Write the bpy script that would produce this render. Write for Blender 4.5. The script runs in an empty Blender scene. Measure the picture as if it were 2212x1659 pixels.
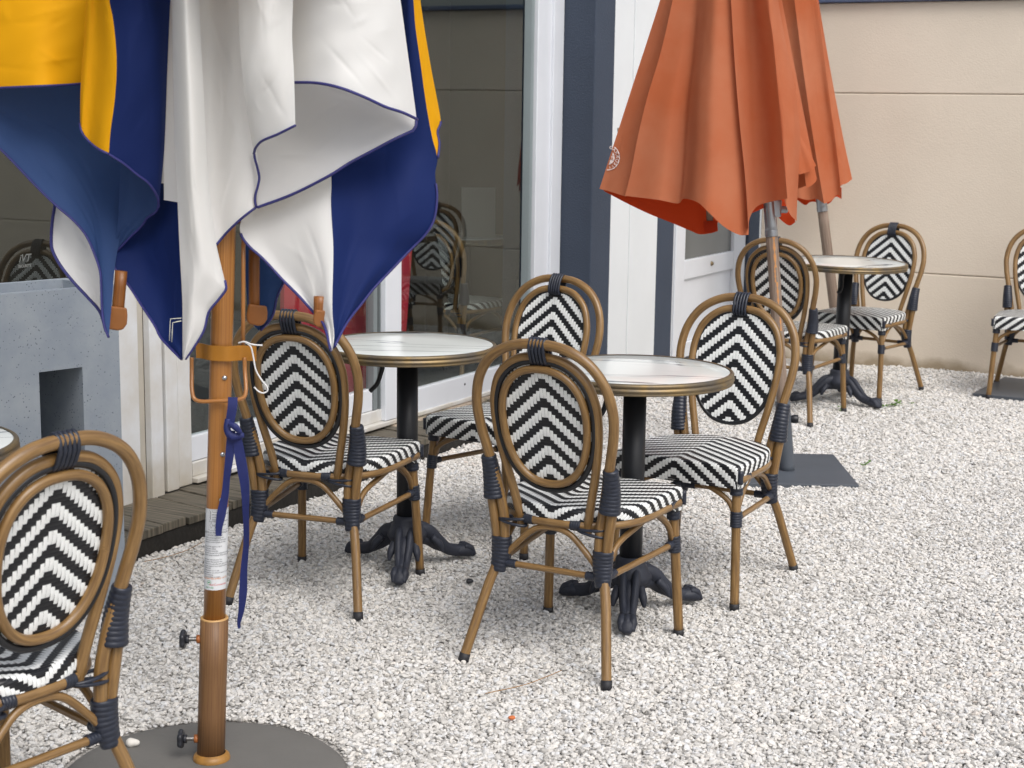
import bpy, bmesh, math, random
import numpy as np
from mathutils import Vector, Matrix
random.seed(7); rng = np.random.default_rng(7)
PI = math.pi
C = bpy.context.scene.collection
sc = bpy.context.scene

# ------------------------------------------------------------------ camera
CF, CP, CR, CH = 3467.2, 0.16833, 0.014054, 1.47214      # focal (photo width 2212), pitch, roll, height
CX, CY = 1106.0, 829.5
F_ = np.array([0, math.cos(CP), -math.sin(CP)]); U_ = np.array([0, math.sin(CP), math.cos(CP)]); R_ = np.array([1., 0, 0])
R2 = math.cos(CR)*R_ + math.sin(CR)*U_; U2 = -math.sin(CR)*R_ + math.cos(CR)*U_
CAM = np.array([0, 0, CH])
cd = bpy.data.cameras.new('camera'); cam = bpy.data.objects.new('camera', cd); C.objects.link(cam)
M = Matrix.Identity(4)
for i in range(3):
    M[i][0] = R2[i]; M[i][1] = U2[i]; M[i][2] = -F_[i]; M[i][3] = CAM[i]
cam.matrix_world = M
cd.sensor_width = 36; cd.lens = CF/2212*36; cd.clip_start = .05; cd.clip_end = 400
cd.dof.use_dof = True; cd.dof.focus_distance = 4.6; cd.dof.aperture_fstop = 9.0
sc.camera = cam
# ------------------------------------------------------------------ world, sun, exposure
w = bpy.data.worlds.new('World'); sc.world = w; w.use_nodes = True
nt = w.node_tree; bg = nt.nodes['Background']
sky = nt.nodes.new('ShaderNodeTexSky'); sky.sky_type = 'NISHITA'; sky.sun_disc = False
SUN_EL, SUN_AZ = math.radians(51), math.radians(150)       # azimuth measured clockwise from +Y
sky.sun_elevation = SUN_EL; sky.sun_rotation = SUN_AZ; sky.dust_density = 4.0; sky.air_density = 1.0; sky.ozone_density = 1.0
hs = nt.nodes.new('ShaderNodeHueSaturation'); hs.inputs['Saturation'].default_value = .46
nt.links.new(sky.outputs[0], hs.inputs['Color']); nt.links.new(hs.outputs[0], bg.inputs[0]); bg.inputs[1].default_value = .15
sd = bpy.data.lights.new('sun', 'SUN'); sd.energy = 1.25; sd.angle = math.radians(38); sd.color = (1, .975, .95)
so = bpy.data.objects.new('sun', sd); C.objects.link(so)
sdir = Vector((math.sin(SUN_AZ)*math.cos(SUN_EL), math.cos(SUN_AZ)*math.cos(SUN_EL), math.sin(SUN_EL)))
so.rotation_euler = sdir.to_track_quat('Z', 'Y').to_euler()
sc.view_settings.view_transform = 'Standard'; sc.view_settings.look = 'None'; sc.view_settings.gamma = 1
sc.view_settings.exposure = 0.19
sc.cycles.max_bounces = 8; sc.cycles.transparent_max_bounces = 16

# ------------------------------------------------------------------ measuring helpers (photo points at a real distance)
def ray(u, v): return F_ + (u-CX)/CF*R2 - (v-CY)/CF*U2
def onz(u, v, z=0.):
    d = ray(u, v); return CAM + d*((z-CH)/d[2])
def ondepth(u, v, y):
    d = ray(u, v); return CAM + d*(y/d[1])
TH = math.radians(28.09)
B_ = np.array([math.sin(TH), math.cos(TH), 0]); N_ = np.array([math.cos(TH), -math.sin(TH), 0])
def onplane(u, v, nn, c):
    d = ray(u, v); return CAM + d*((c - nn@CAM)/(nn@d))

# ------------------------------------------------------------------ mesh helpers
def mesh(name, V, Fc, mat, parent=None, smooth=True, uv=None, mi=None):
    me = bpy.data.meshes.new(name)
    me.from_pydata([tuple(map(float, p)) for p in V], [], [tuple(map(int, f)) for f in Fc])
    for m in (mat if isinstance(mat, (list, tuple)) else [mat]): me.materials.append(m)
    if mi is not None: me.polygons.foreach_set('material_index', np.array(mi, dtype=np.int32))
    if uv is not None:
        l = me.uv_layers.new(name='uv'); idx = np.empty(len(me.loops), dtype=np.int32); me.loops.foreach_get('vertex_index', idx)
        l.data.foreach_set('uv', np.asarray(uv, dtype=np.float32)[idx].ravel())
    me.polygons.foreach_set('use_smooth', np.full(len(me.polygons), smooth)); me.update()
    o = bpy.data.objects.new(name, me); C.objects.link(o)
    if parent: o.parent = parent
    return o
class MB:
    def __init__(s): s.V = []; s.F = []; s.UV = []; s.MI = []
    def add(s, V, Fc, uv=None, mi=0):
        n = len(s.V); s.V += [tuple(p) for p in V]; s.F += [tuple(i+n for i in f) for f in Fc]
        s.UV += [tuple(p) for p in uv] if uv is not None else [(0, 0)]*len(V); s.MI += [mi]*len(Fc); return s
    def obj(s, name, mat, parent=None, smooth=True): return mesh(name, s.V, s.F, mat, parent, smooth, s.UV, s.MI)
def box(mb, x0, x1, y0, y1, z0, z1, mi=0):
    V = [(x, y, z) for z in (z0, z1) for y in (y0, y1) for x in (x0, x1)]
    mb.add(V, [(0,2,3,1),(4,5,7,6),(0,1,5,4),(2,6,7,3),(0,4,6,2),(1,3,7,5)], [(p[0]+p[1], p[2]) for p in V], mi); return mb
def bevel(o, w=.003, seg=2):
    m = o.modifiers.new('bevel', 'BEVEL'); m.width = w; m.segments = seg; m.limit_method = 'ANGLE'; m.angle_limit = .6
    return o
def smoothpath(P, n):
    P = np.array(P, float); 
    if len(P) < 3: t = np.linspace(0, 1, n)[:, None]; return P[0]*(1-t)+P[-1]*t
    d = np.r_[0, np.cumsum(np.sqrt(np.linalg.norm(np.diff(P, axis=0), axis=1)+1e-9))]
    out = []; ts = np.linspace(0, d[-1], n)
    Q = np.vstack([2*P[0]-P[1], P, 2*P[-1]-P[-2]]); k = np.r_[d[0]-(d[1]-d[0]), d, d[-1]+(d[-1]-d[-2])]
    for t in ts:
        i = min(max(np.searchsorted(d, t, 'right')-1, 0), len(P)-2)
        p0, p1, p2, p3 = Q[i:i+4]; t0, t1, t2, t3 = k[i:i+4]
        A1 = (t1-t)/(t1-t0)*p0+(t-t0)/(t1-t0)*p1; A2 = (t2-t)/(t2-t1)*p1+(t-t1)/(t2-t1)*p2; A3 = (t3-t)/(t3-t2)*p2+(t-t2)/(t3-t2)*p3
        B1 = (t2-t)/(t2-t0)*A1+(t-t0)/(t2-t0)*A2; B2 = (t3-t)/(t3-t1)*A2+(t-t1)/(t3-t1)*A3
        out.append((t2-t)/(t2-t1)*B1+(t-t1)/(t2-t1)*B2)
    return np.array(out)
def tube(mb, P, r, n=40, seg=14, closed=False, rr=None, ell=None, up=None, mi=0, raw=False, caps=True):
    """sweep; r float or per-control list; rr(t) multiplies; ell=(a,b) cross-section scale"""
    Q = np.array(P, float) if raw else smoothpath(list(P)+([P[0]] if closed else []), n+(1 if closed else 0))
    if closed: Q = Q[:-1]
    m = len(Q)
    if closed: T = np.roll(Q, -1, 0)-np.roll(Q, 1, 0)
    else: T = np.gradient(Q, axis=0)
    T /= np.linalg.norm(T, axis=1)[:, None]+1e-12
    L = np.r_[0, np.cumsum(np.linalg.norm(np.diff(Q, axis=0), axis=1))]
    a = np.array(up if up is not None else ((0, 0, 1) if abs(T[0][2]) < .9 else (0, 1, 0)), float)
    N = []
    for i in range(m):
        if up is not None: a = np.array(up, float)
        a = a - T[i]*(a@T[i]); a /= np.linalg.norm(a)+1e-12; N.append(a.copy())
    N = np.array(N); Bn = np.cross(T, N)
    rad = np.interp(np.linspace(0, 1, m), np.linspace(0, 1, len(r)), r) if isinstance(r, (list, tuple)) else np.full(m, r)
    if rr: rad = rad*np.array([rr(i/(m-1)) for i in range(m)])
    e = ell or (1, 1); V = []; UV = []
    for i in range(m):
        for j in range(seg):
            an = 2*PI*j/seg
            V.append(Q[i]+rad[i]*(e[0]*math.cos(an)*N[i]+e[1]*math.sin(an)*Bn[i])); UV.append((abs(j/seg-.5)*2, L[i]))
    Fc = []
    for i in range(m if closed else m-1):
        for j in range(seg):
            k = (i+1) % m; Fc.append((i*seg+j, i*seg+(j+1) % seg, k*seg+(j+1) % seg, k*seg+j))
    if not closed and caps: Fc += [tuple(range(seg))[::-1], tuple((m-1)*seg+j for j in range(seg))]
    mb.add(V, Fc, UV, mi); return mb
def lathe(mb, prof, c=(0, 0, 0), seg=48, mi=0, a0=0, a1=2*PI):
    V = []; UV = []; full = abs(a1-a0-2*PI) < 1e-6; ns = seg if full else seg+1
    for i, (r, z) in enumerate(prof):
        for j in range(ns):
            an = a0+(a1-a0)*j/seg; V.append((c[0]+r*math.cos(an), c[1]+r*math.sin(an), c[2]+z)); UV.append((j/seg*6.28*r, z))
    Fc = [(i*ns+j, i*ns+(j+1) % ns, (i+1)*ns+(j+1) % ns, (i+1)*ns+j) for i in range(len(prof)-1) for j in range(seg if not full else ns)]
    mb.add(V, Fc, UV, mi); return mb
def tag(o, label=None, cat=None, group=None, kind=None):
    if label: o['label'] = label
    if cat: o['category'] = cat
    if group: o['group'] = group
    if kind: o['kind'] = kind
    return o
def empty(name, loc=(0, 0, 0), rz=0):
    o = bpy.data.objects.new(name, None); C.objects.link(o); o.location = loc; o.rotation_euler = (0, 0, rz); o.empty_display_size = .1; return o

# ------------------------------------------------------------------ materials
def srgb(r, g, b):
    f = lambda c: (c/255/12.92 if c/255 <= .04045 else ((c/255+.055)/1.055)**2.4)
    return (f(r), f(g), f(b), 1)
def mat(name, col, rough=.5, metal=0, spec=.5, noise=None, bump=None, col2=None, transl=0, coat=0, sheen=0, uvn=None):
    """noise=(scale, amount, detail), bump=(scale, strength, dist), uvn = uv mapping scale for streaks"""
    m = bpy.data.materials.new(name); m.use_nodes = True; t = m.node_tree; b = t.nodes['Principled BSDF']
    b.inputs['Roughness'].default_value = rough; b.inputs['Metallic'].default_value = metal
    b.inputs['Specular IOR Level'].default_value = spec; b.inputs['Base Color'].default_value = col
    b.inputs['Coat Weight'].default_value = coat; b.inputs['Coat Roughness'].default_value = .15
    tc = t.nodes.new('ShaderNodeTexCoord'); src = tc.outputs['Object']
    if uvn:
        mp = t.nodes.new('ShaderNodeMapping'); mp.inputs['Scale'].default_value = uvn; t.links.new(tc.outputs['UV'], mp.inputs[0]); src = mp.outputs[0]
    if noise:
        nz = t.nodes.new('ShaderNodeTexNoise'); nz.inputs['Scale'].default_value = noise[0]; nz.inputs['Detail'].default_value = noise[2]; nz.inputs['Roughness'].default_value = .6
        t.links.new(src, nz.inputs['Vector'])
        cr = t.nodes.new('ShaderNodeValToRGB'); c2 = col2 or tuple(c*(1-noise[1]) for c in col[:3])+(1,)
        cr.color_ramp.elements[0].position = .33; cr.color_ramp.elements[1].position = .67
        cr.color_ramp.elements[0].color = c2; cr.color_ramp.elements[1].color = col
        t.links.new(nz.outputs[0], cr.inputs[0]); t.links.new(cr.outputs[0], b.inputs['Base Color'])
    if bump:
        n2 = t.nodes.new('ShaderNodeTexNoise'); n2.inputs['Scale'].default_value = bump[0]; n2.inputs['Detail'].default_value = 5
        t.links.new(tc.outputs['Object'] if not uvn else src, n2.inputs['Vector'])
        bp = t.nodes.new('ShaderNodeBump'); bp.inputs['Strength'].default_value = bump[1]; bp.inputs['Distance'].default_value = bump[2]
        t.links.new(n2.outputs[0], bp.inputs['Height']); t.links.new(bp.outputs[0], b.inputs['Normal'])
    if transl:
        tr = t.nodes.new('ShaderNodeBsdfTranslucent'); mx = t.nodes.new('ShaderNodeMixShader'); mx.inputs[0].default_value = transl[0] if isinstance(transl, tuple) else transl
        tr.inputs[0].default_value = transl[1] if isinstance(transl, tuple) else col
        t.links.new(b.outputs[0], mx.inputs[1]); t.links.new(tr.outputs[0], mx.inputs[2]); t.links.new(mx.outputs[0], t.nodes['Material Output'].inputs[0])
    return m
RAT = mat('rattan_tube', srgb(148, 116, 71), .36, coat=.2, noise=(1, .35, 4), col2=srgb(106, 78, 44), uvn=(5, 9, 1), bump=(1, .12, .002))
NAVYB = mat('navy_binding', srgb(40, 45, 58), .38, noise=(60, .3, 2))
BLKP = mat('black_piping', srgb(30, 31, 34), .3)
WST = mat('white_strand', srgb(236, 238, 236), .32, noise=(90, .1, 2))
BST = mat('black_strand', srgb(28, 29, 33), .33, noise=(90, .3, 2))
RUB = mat('foot_rubber', srgb(38, 38, 42), .6)
IRON = mat("black_cast_iron", srgb(46, 50, 62), .6, noise=(30, .25, 4), bump=(90, .35, .002))
POLEB = mat('black_pole', srgb(30, 32, 37), .42, noise=(12, .3, 4))

# ================================================================== CHAIR
def weave_cells(inside, emap, w, h, x0, x1, y0, y1, bul):
    """herringbone 3/3 twill as small bulged strands. emap(P2)->(P3, N3). inside(P2)->bool array"""
    mb = MB(); G = 5
    i0, i1 = int(math.floor(x0/w)), int(math.ceil(x1/w)); j0, j1 = int(math.floor(y0/h)), int(math.ceil(y1/h))
    jobs = []
    for i in range(i0, i1):
        ai = i if i >= 0 else -i-1
        for j in range(j0-4, j1+4):
            if (j+ai) % 6 == 0: jobs.append((0, i*w+.02*w, (i+1)*w-.02*w, j*h-.25*h, (j+3)*h+.25*h))
    for j in range(j0, j1):
        for i in range(i0-4, i1+4):
            ai = i if i >= 0 else -i-1; s = (j+ai) % 6
            prev = (i-1) if (i-1) >= 0 else -(i-1)-1
            if s >= 3 and ((j+prev) % 6) < 3:
                k = i
                while ((j+(k if k >= 0 else -k-1)) % 6) >= 3: k += 1
                jobs.append((1, i*w-.25*w, k*w+.25*w, j*h+.02*h, (j+1)*h-.02*h))
    t = np.linspace(0, 1, G)
    for kind, a, b, c, d in jobs:
        X, Y = np.meshgrid(a+(b-a)*t, c+(d-c)*t); P = np.c_[X.ravel(), Y.ravel()]
        ins = inside(P)
        if not ins.any(): continue
        across = np.abs(2*np.tile(t, G)-1) if kind == 0 else np.abs(2*np.repeat(t, G)-1)
        along = np.repeat(t, G) if kind == 0 else np.tile(t, G)
        hgt = bul*(np.sqrt(1-.8*across**2)-.45)+bul*1.25*np.sin(PI*np.clip(along, 0, 1))-bul*.75
        P3, N3 = emap(P); V = P3+N3*hgt[:, None]
        Fc = [(q*G+r, q*G+r+1, (q+1)*G+r+1, (q+1)*G+r) for q in range(G-1) for r in range(G-1)]
        mb.add(V, Fc, None, kind)
    return mb
# backrest plane: z -> y
def yb(z): return -.19-.224*(z-.43)-.06*max(0, .5-z)
def bk(x, z, off=0): # off along rearward normal
    return (x, yb(z)-off*.975, z-off*.218)
ZC, ZH, ZW = .661, .176, .140
EX = 2.3
def oval(a, kx=1., kz=1., dx=0., n=0):
    s = math.copysign(abs(math.sin(a))**(2/EX), math.sin(a)); c = math.copysign(abs(math.cos(a))**(2/EX), math.cos(a)); return ((ZW*kx+dx)*c*(1+.075*s), ZC+(ZH*kz+dx)*s)
def ovpts(dx, off, n=64):
    return [bk(*oval(2*PI*i/n, dx=dx), off) for i in range(n)]
OV = np.array([oval(2*PI*i/180) for i in range(180)])
def ov_inside(P, grow=0.):
    s = (P[:, 1]-ZC)/(ZH+grow); k = np.clip(1-np.abs(s)**EX, 0, None)**(1/EX)
    return (np.abs(s) < 1) & (np.abs(P[:, 0]) < (ZW+grow)*k*(1+.075*s))
def ov_clip(P):
    s = np.clip((P[:, 1]-ZC)/ZH, -.999, .999); lim = ZW*(1-np.abs(s)**EX)**(1/EX)*(1+.075*s)
    return np.c_[np.clip(P[:, 0], -lim, lim), ZC+ZH*s]
def back_map(side):
    def f(P):
        P = ov_clip(P); nn = np.array([0, -.975, -.218])*(-side)
        V = np.array([bk(x, z) for x, z in P])+nn*.0025
        return V, np.tile(nn, (len(P), 1))
    return f
# seat outline
def seat_outline(n=120):
    pts = []
    hw, yf, yr, ym = .212, .212, -.205, .03
    pts += [(hw*.93*t, yf+.004*(1-t*t)) for t in np.linspace(-1, 1, 17)][1:-1]          # front, left to right
    for a in np.linspace(0, PI/2, 6): pts.append((hw-.016+.016*math.sin(a), yf-.016+.016*math.cos(a)))
    for t in np.linspace(0.02, 1, 10)[:-1]: pts.append((hw-.004*t, (yf-.016)*(1-t)+ym*t))
    for a in np.linspace(0, PI, 50):
        cx, sy = math.cos(a), math.sin(a); e = 2/2.5
        pts.append(((hw-.004)*math.copysign(abs(cx)**e, cx), ym+(yr-ym)*abs(sy)**e))
    L = [(-x, y) for x, y in pts[15:15+6+9]][::-1]
    return np.array(pts+L)
SO = seat_outline()
def seat_sdf(P):
    A = SO; Bp = np.roll(SO, -1, 0); d = Bp-A; L2 = (d**2).sum(1)+1e-12
    v = P[:, None, :]-A[None]; t = np.clip((v*d[None]).sum(2)/L2, 0, 1); q = A[None]+t[..., None]*d[None]
    dist = np.linalg.norm(P[:, None, :]-q, axis=2); k = dist.argmin(1); D = dist[np.arange(len(P)), k]; Q = q[np.arange(len(P)), k]
    x, y = P[:, 0:1], P[:, 1:2]; yi, yj = A[None, :, 1], Bp[None, :, 1]
    cr = ((yi > y) != (yj > y)) & (x < (Bp[None, :, 0]-A[None, :, 0])*(y-yi)/(yj-yi+1e-12)+A[None, :, 0])
    ins = cr.sum(1) % 2 == 1
    nrm = (P-Q)/(D[:, None]+1e-9); nrm[ins] *= -1
    return np.where(ins, -D, D), Q, nrm
ST, SR_ = .438, .012
def drop_of(Q): return np.where(Q[:, 1] > .16, .056, np.where(Q[:, 1] > .10, .026+.03*(Q[:, 1]-.10)/.06, .022))
def seat_in(P):
    e, Q, n = seat_sdf(P); return e < drop_of(Q)+SR_*(PI/2-1)
def seat_map(P):
    e, Q, n = seat_sdf(P); V = np.zeros((len(P), 3)); N = np.zeros((len(P), 3))
    dr = drop_of(Q); e = np.minimum(e, dr+SR_*(PI/2-1))
    a = np.clip((e+SR_)/SR_, 0, PI/2); flat = e <= -SR_
    C2 = Q-n*SR_
    V[:, :2] = np.where(flat[:, None], P, C2+n*(SR_*np.sin(a))[:, None])
    rest = np.maximum(0, e+SR_-SR_*PI/2)
    crown = .004*np.clip(-e/.12, 0, 1)
    V[:, 2] = ST+np.where(flat, crown, SR_*(np.cos(a)-1)-rest)
    N[:, :2] = n*np.sin(a)[:, None]; N[:, 2] = np.cos(a); N[flat] = (0, 0, 1)
    return V, N
def binding(mb, P, r, ell=(1, 1), up=None, coils=8, n=None, ends=True):
    n = n or coils*6+1
    tube(mb, P, r, n=n, seg=16, ell=ell, up=up, rr=lambda t: 1+.055*abs(math.sin(PI*coils*t))-.025)
def build_chair():
    root = empty('bistro_chair')
    def T(name, P, r, n=40, par=root, m=RAT, closed=False, seg=14, **k):
        return tube(MB(), P, r, n=n, closed=closed, seg=seg, **k).obj(name, m, par)
    # outer hoop
    half = [(0, .884), (.075, .876), (.140, .842), (.182, .785), (.199, .715), (.196, .655), (.182, .585), (.168, .52), (.155, .455), (.143, .385), (.141, .325), (.146, .262)]
    def hp(x, z):
        y = yb(z)-.006
        if z < .43: y = -.196+.02*(.43-z)/.17*0-.004
        return (x, y, z)
    pts = [hp(-x, z) for x, z in half[::-1]]+[hp(x, z) for x, z in half[1:]]
    T('outer_hoop', pts, .0138, n=120)
    inner = [(0, .849), (.070, .838), (.124, .794), (.147, .735), (.151, .690), (.146, .620), (.132, .540), (.114, .460), (.101, .395), (.098, .372)]
    T('inner_hoop', [(-x, yb(z)+.002, z) for x, z in inner[::-1]]+[(x, yb(z)+.002, z) for x, z in inner[1:]], .0122, n=110)
    T('back_piping', ovpts(.001, .003), .0078, n=100, m=BLKP, closed=True, seg=10)
    T('back_ring', ovpts(-.0180, .0085), .0106, n=100, closed=True)
    mb = weave_cells(ov_inside, back_map(1), .0101, .0088, -ZW, ZW, ZC-ZH, ZC+ZH, .0012)
    m2 = weave_cells(lambda P: ov_inside(P, -.015), back_map(-1), .0101, .0088, -ZW, ZW, ZC-ZH, ZC+ZH, .0012)
    mb.add(m2.V, m2.F); mb.MI[-len(m2.F):] = m2.MI
    V = [bk(*oval(2*PI*i/60)) for i in range(60)]; mb.add(V, [tuple(range(60))], None, 1)
    mb.obj('woven_back', [WST, BST], root)
    # seat
    FL = np.array([1, -1])
    mb = weave_cells(lambda P: seat_in(P*FL), lambda P: seat_map(P*FL),   .0098, .0072, -.28, .28, -.29, .26, .0010)
    nS = len(SO); lo = [(p[0]*.985, p[1]*.985, ST-.004) for p in SO]; l2 = [(p[0]*.985, p[1]*.985, ST-(.052 if p[1] > .16 else .028)) for p in SO]
    mb.add(lo+l2, [tuple(range(nS)), tuple(range(nS, 2*nS))]+[(i, (i+1) % nS, nS+(i+1) % nS, nS+i) for i in range(nS)], None, 1)
    mb.obj('woven_seat', [WST, BST], root)
    rail = [(p[0]*.965, min(p[1]*.955, .186) if p[1] > 0 else p[1]*.97, .393) for p in SO[::4]]
    T('seat_rail', rail, .0125, n=110, closed=True)
    for s in (-1, 1):
        fl = T('front_leg', [(s*.190, .178, .400), (s*.196, .186, .30), (s*.210, .208, .004)], .0140, n=16)
        mbx = tube(MB(), [(s*.2095, .207, .016), (s*.2103, .2084, -.006)], .0155, n=3); mbx.obj('foot_cap', RUB, fl)
        rl = T('rear_leg', [(s*.185, yb(.50)-.010, .505), (s*.180, -.207, .45), (s*.170, -.203, .38), (s*.163, -.200, .32), (s*.160, -.204, .27), (s*.176, -.226, .20), (s*.214, -.292, .004)], .0138, n=50)
        mbx = tube(MB(), [(s*.2115, -.287, .018), (s*.215, -.2935, -.006)], .0152, n=3); mbx.obj('foot_cap', RUB, rl)
        T('side_stretcher', [(s*.197, .185, .272), (s*.162, -.190, .262)], .0088, n=8)
        A = np.array((s*.193, .176, .285)); Bq = np.array((s*.160, -.19, .30))
        arch = [A, A+(0, -.03, .045), A+(s*-.004, -.09, .088), A+(s*-.008, -.15, .098), A*.45+Bq*.55+(0, 0, .075), Bq+(0, .06, .035), Bq+(0, .01, -.01)]
        T('side_arch', arch, .0086, n=40)
        mbx = MB(); binding(mbx, [bk(s*.1805, .562, .006), bk(s*.1765, .50, .004), (s*.1715, -.206, .442)], [.0205, .0255, .0295], ell=(.92, 1.0), up=(0, 1, 0), coils=11); mbx.obj('middle_binding', NAVYB, root)
        mbx = MB(); binding(mbx, [(s*.152, -.197, .335), (s*.152, -.198, .29), (s*.158, -.207, .238)], [.0285, .0275, .021], ell=(.84, 1.0), up=(0, 1, 0), coils=9)
        binding(mbx, [(s*.160, -.19, .264), (s*.162, -.145, .264)], .0125, coils=6)
        binding(mbx, [(s*.150, -.198, .262), (s*.105, -.198, .261)], .0120, coils=6); mbx.obj('stretcher_binding', NAVYB, root)
        mbx = MB(); binding(mbx, [(s*.1955, .185, .295), (s*.1975, .188, .248)], .0182, coils=6)
        binding(mbx, [(s*.1965, .185, .272), (s*.192, .148, .272)], .0115, coils=5); mbx.obj('front_leg_binding', NAVYB, root)
        mbx = MB(); binding(mbx, [(s*.190, .179, .402), (s*.1935, .183, .345)], .0195, coils=5)
        binding(mbx, [(s*.199, .180, .396), (s*.200, .118, .394)], .0155, coils=6)
        tube(mbx, [(s*.2125, .204, .424), (s*.2125, .204, .385)], .0085, n=6); mbx.obj('seat_corner_binding', NAVYB, root)
        mbx = MB()
        for dz in (-.007, .004):
            ring = [(s*.118+.040*math.cos(a), -.197+.0195*math.sin(a), .385+dz*(1+.8*math.cos(a))) for a in np.linspace(0, 2*PI, 13)[:-1]]
            tube(mbx, ring, .0042, n=40, closed=True, seg=8)
        binding(mbx, [(s*.083, -.192, .392), (s*.055, -.195, .393)], .0145, coils=4); mbx.obj('seat_strap', NAVYB, root)
    T('rear_stretcher', [(-.152, -.199, .262), (.152, -.199, .262)], .0088, n=8)
    T('rear_arch', [(-.145, -.199, .275), (-.11, -.198, .315), (-.05, -.197, .368), (0, -.197, .378), (.05, -.197, .368), (.11, -.198, .315), (.145, -.199, .275)], .0086, n=50)
    T('front_arch', [(-.190, .186, .285), (-.170, .188, .325), (-.09, .190, .368), (0, .190, .384), (.09, .190, .368), (.170, .188, .325), (.190, .186, .285)], .0086, n=50)
    mbx = MB()
    for k in range(5):
        x = -.020+.010*k
        loop = [(x, yb(.87)-.0205, .868), (x, yb(.87)-.018, .888), (x, yb(.87)-.006, .8985), (x, yb(.87)+.008, .890), (x, yb(.85)+.0175, .865), (x, yb(.83)+.016, .838), (x, yb(.83)+.002, .829), (x, yb(.83)-.014, .838)]
        tube(mbx, loop, .0046, n=36, closed=True, seg=8)
    mbx.obj('top_binding', NAVYB, root)
    return root
def copy_tree(o, parent=None):
    c = o.copy(); C.objects.link(c); c.parent = parent
    for ch in list(o.children): copy_tree(ch, c)
    return c
G_CH = 'black and white woven bistro chairs on the terrace'
chair0 = build_chair()
chairs = [
 (.205, 4.335, -28.1, 'bistro chair with its back to us at the table in the middle of the gravel', 0, 0),
 (-.552, 4.867, -18.4, 'bistro chair directly behind the wooden parasol pole with the hanging blue strap', 0, 0),
 (-.006, 5.488, 145.2, 'bistro chair half hidden behind the middle table, standing before the dark pillar', 0, 0),
 (.603, 4.953, 150.0, 'bistro chair facing us at the table in the middle, seat front fully visible', 0, 0),
 (1.394, 7.916, -30.3, 'bistro chair crossed by the weathered pole of the orange parasol', 0, 0),
 (1.894, 8.581, 140.8, 'bistro chair standing against the beige wall behind the small far table', 0, 0),
 (2.816, 8.56, 158.5, 'bistro chair cut off by the right edge of the photo, beside a grey base plate', 0, 0),
 (-1.034, 2.968, 54.2, 'large nearest bistro chair at the lower left, beside the grey concrete planter', 0, 0)]
for i, (x, y, a, lab, tx, ty) in enumerate(chairs):
    c = chair0 if i == 0 else copy_tree(chair0)
    c.location = (x, y, 0); c.rotation_euler = (tx, ty, math.radians(a)); tag(c, lab, 'chair', G_CH)

# ================================================================== TABLE
def marble():
    m = bpy.data.materials.new('marble_top'); m.use_nodes = True; t = m.node_tree; b = t.nodes['Principled BSDF']
    b.inputs['Roughness'].default_value = .12; b.inputs['Specular IOR Level'].default_value = .5
    tc = t.nodes.new('ShaderNodeTexCoord'); oi = t.nodes.new('ShaderNodeObjectInfo')
    va = t.nodes.new('ShaderNodeVectorMath'); va.operation = 'ADD'; cb = t.nodes.new('ShaderNodeCombineXYZ')
    ml = t.nodes.new('ShaderNodeMath'); ml.operation = 'MULTIPLY'; ml.inputs[1].default_value = 37
    t.links.new(oi.outputs['Random'], ml.inputs[0]); t.links.new(ml.outputs[0], cb.inputs[0]); t.links.new(ml.outputs[0], cb.inputs[1])
    mp = t.nodes.new('ShaderNodeMapping'); mp.inputs['Scale'].default_value = (.32, 3.4, 1); mp.inputs['Rotation'].default_value = (0, 0, .12)
    t.links.new(tc.outputs['Object'], va.inputs[0]); t.links.new(cb.outputs[0], va.inputs[1]); t.links.new(va.outputs[0], mp.inputs[0])
    nz = t.nodes.new('ShaderNodeTexNoise'); nz.inputs['Scale'].default_value = 1.9; nz.inputs['Detail'].default_value = 3; nz.inputs['Roughness'].default_value = .5
    t.links.new(mp.outputs[0], nz.inputs['Vector'])
    sb = t.nodes.new('ShaderNodeMath'); sb.operation = 'SUBTRACT'; sb.inputs[1].default_value = .5; ab = t.nodes.new('ShaderNodeMath'); ab.operation = 'ABSOLUTE'
    t.links.new(nz.outputs[0], sb.inputs[0]); t.links.new(sb.outputs[0], ab.inputs[0])
    cr = t.nodes.new('ShaderNodeValToRGB'); e = cr.color_ramp.elements; e[0].position = 0; e[0].color = srgb(112, 116, 120); e[1].position = .010; e[1].color = srgb(236, 240, 236)
    e2 = e.new(.004); e2.color = srgb(160, 164, 166)
    t.links.new(ab.outputs[0], cr.inputs[0]); t.links.new(cr.outputs[0], b.inputs['Base Color']); return m
MARB = marble()
BRASS = mat('aged_brass', srgb(140, 118, 78), .45, metal=.6, noise=(14, .5, 6), col2=srgb(100, 95, 88), bump=(60, .15, .002))
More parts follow.
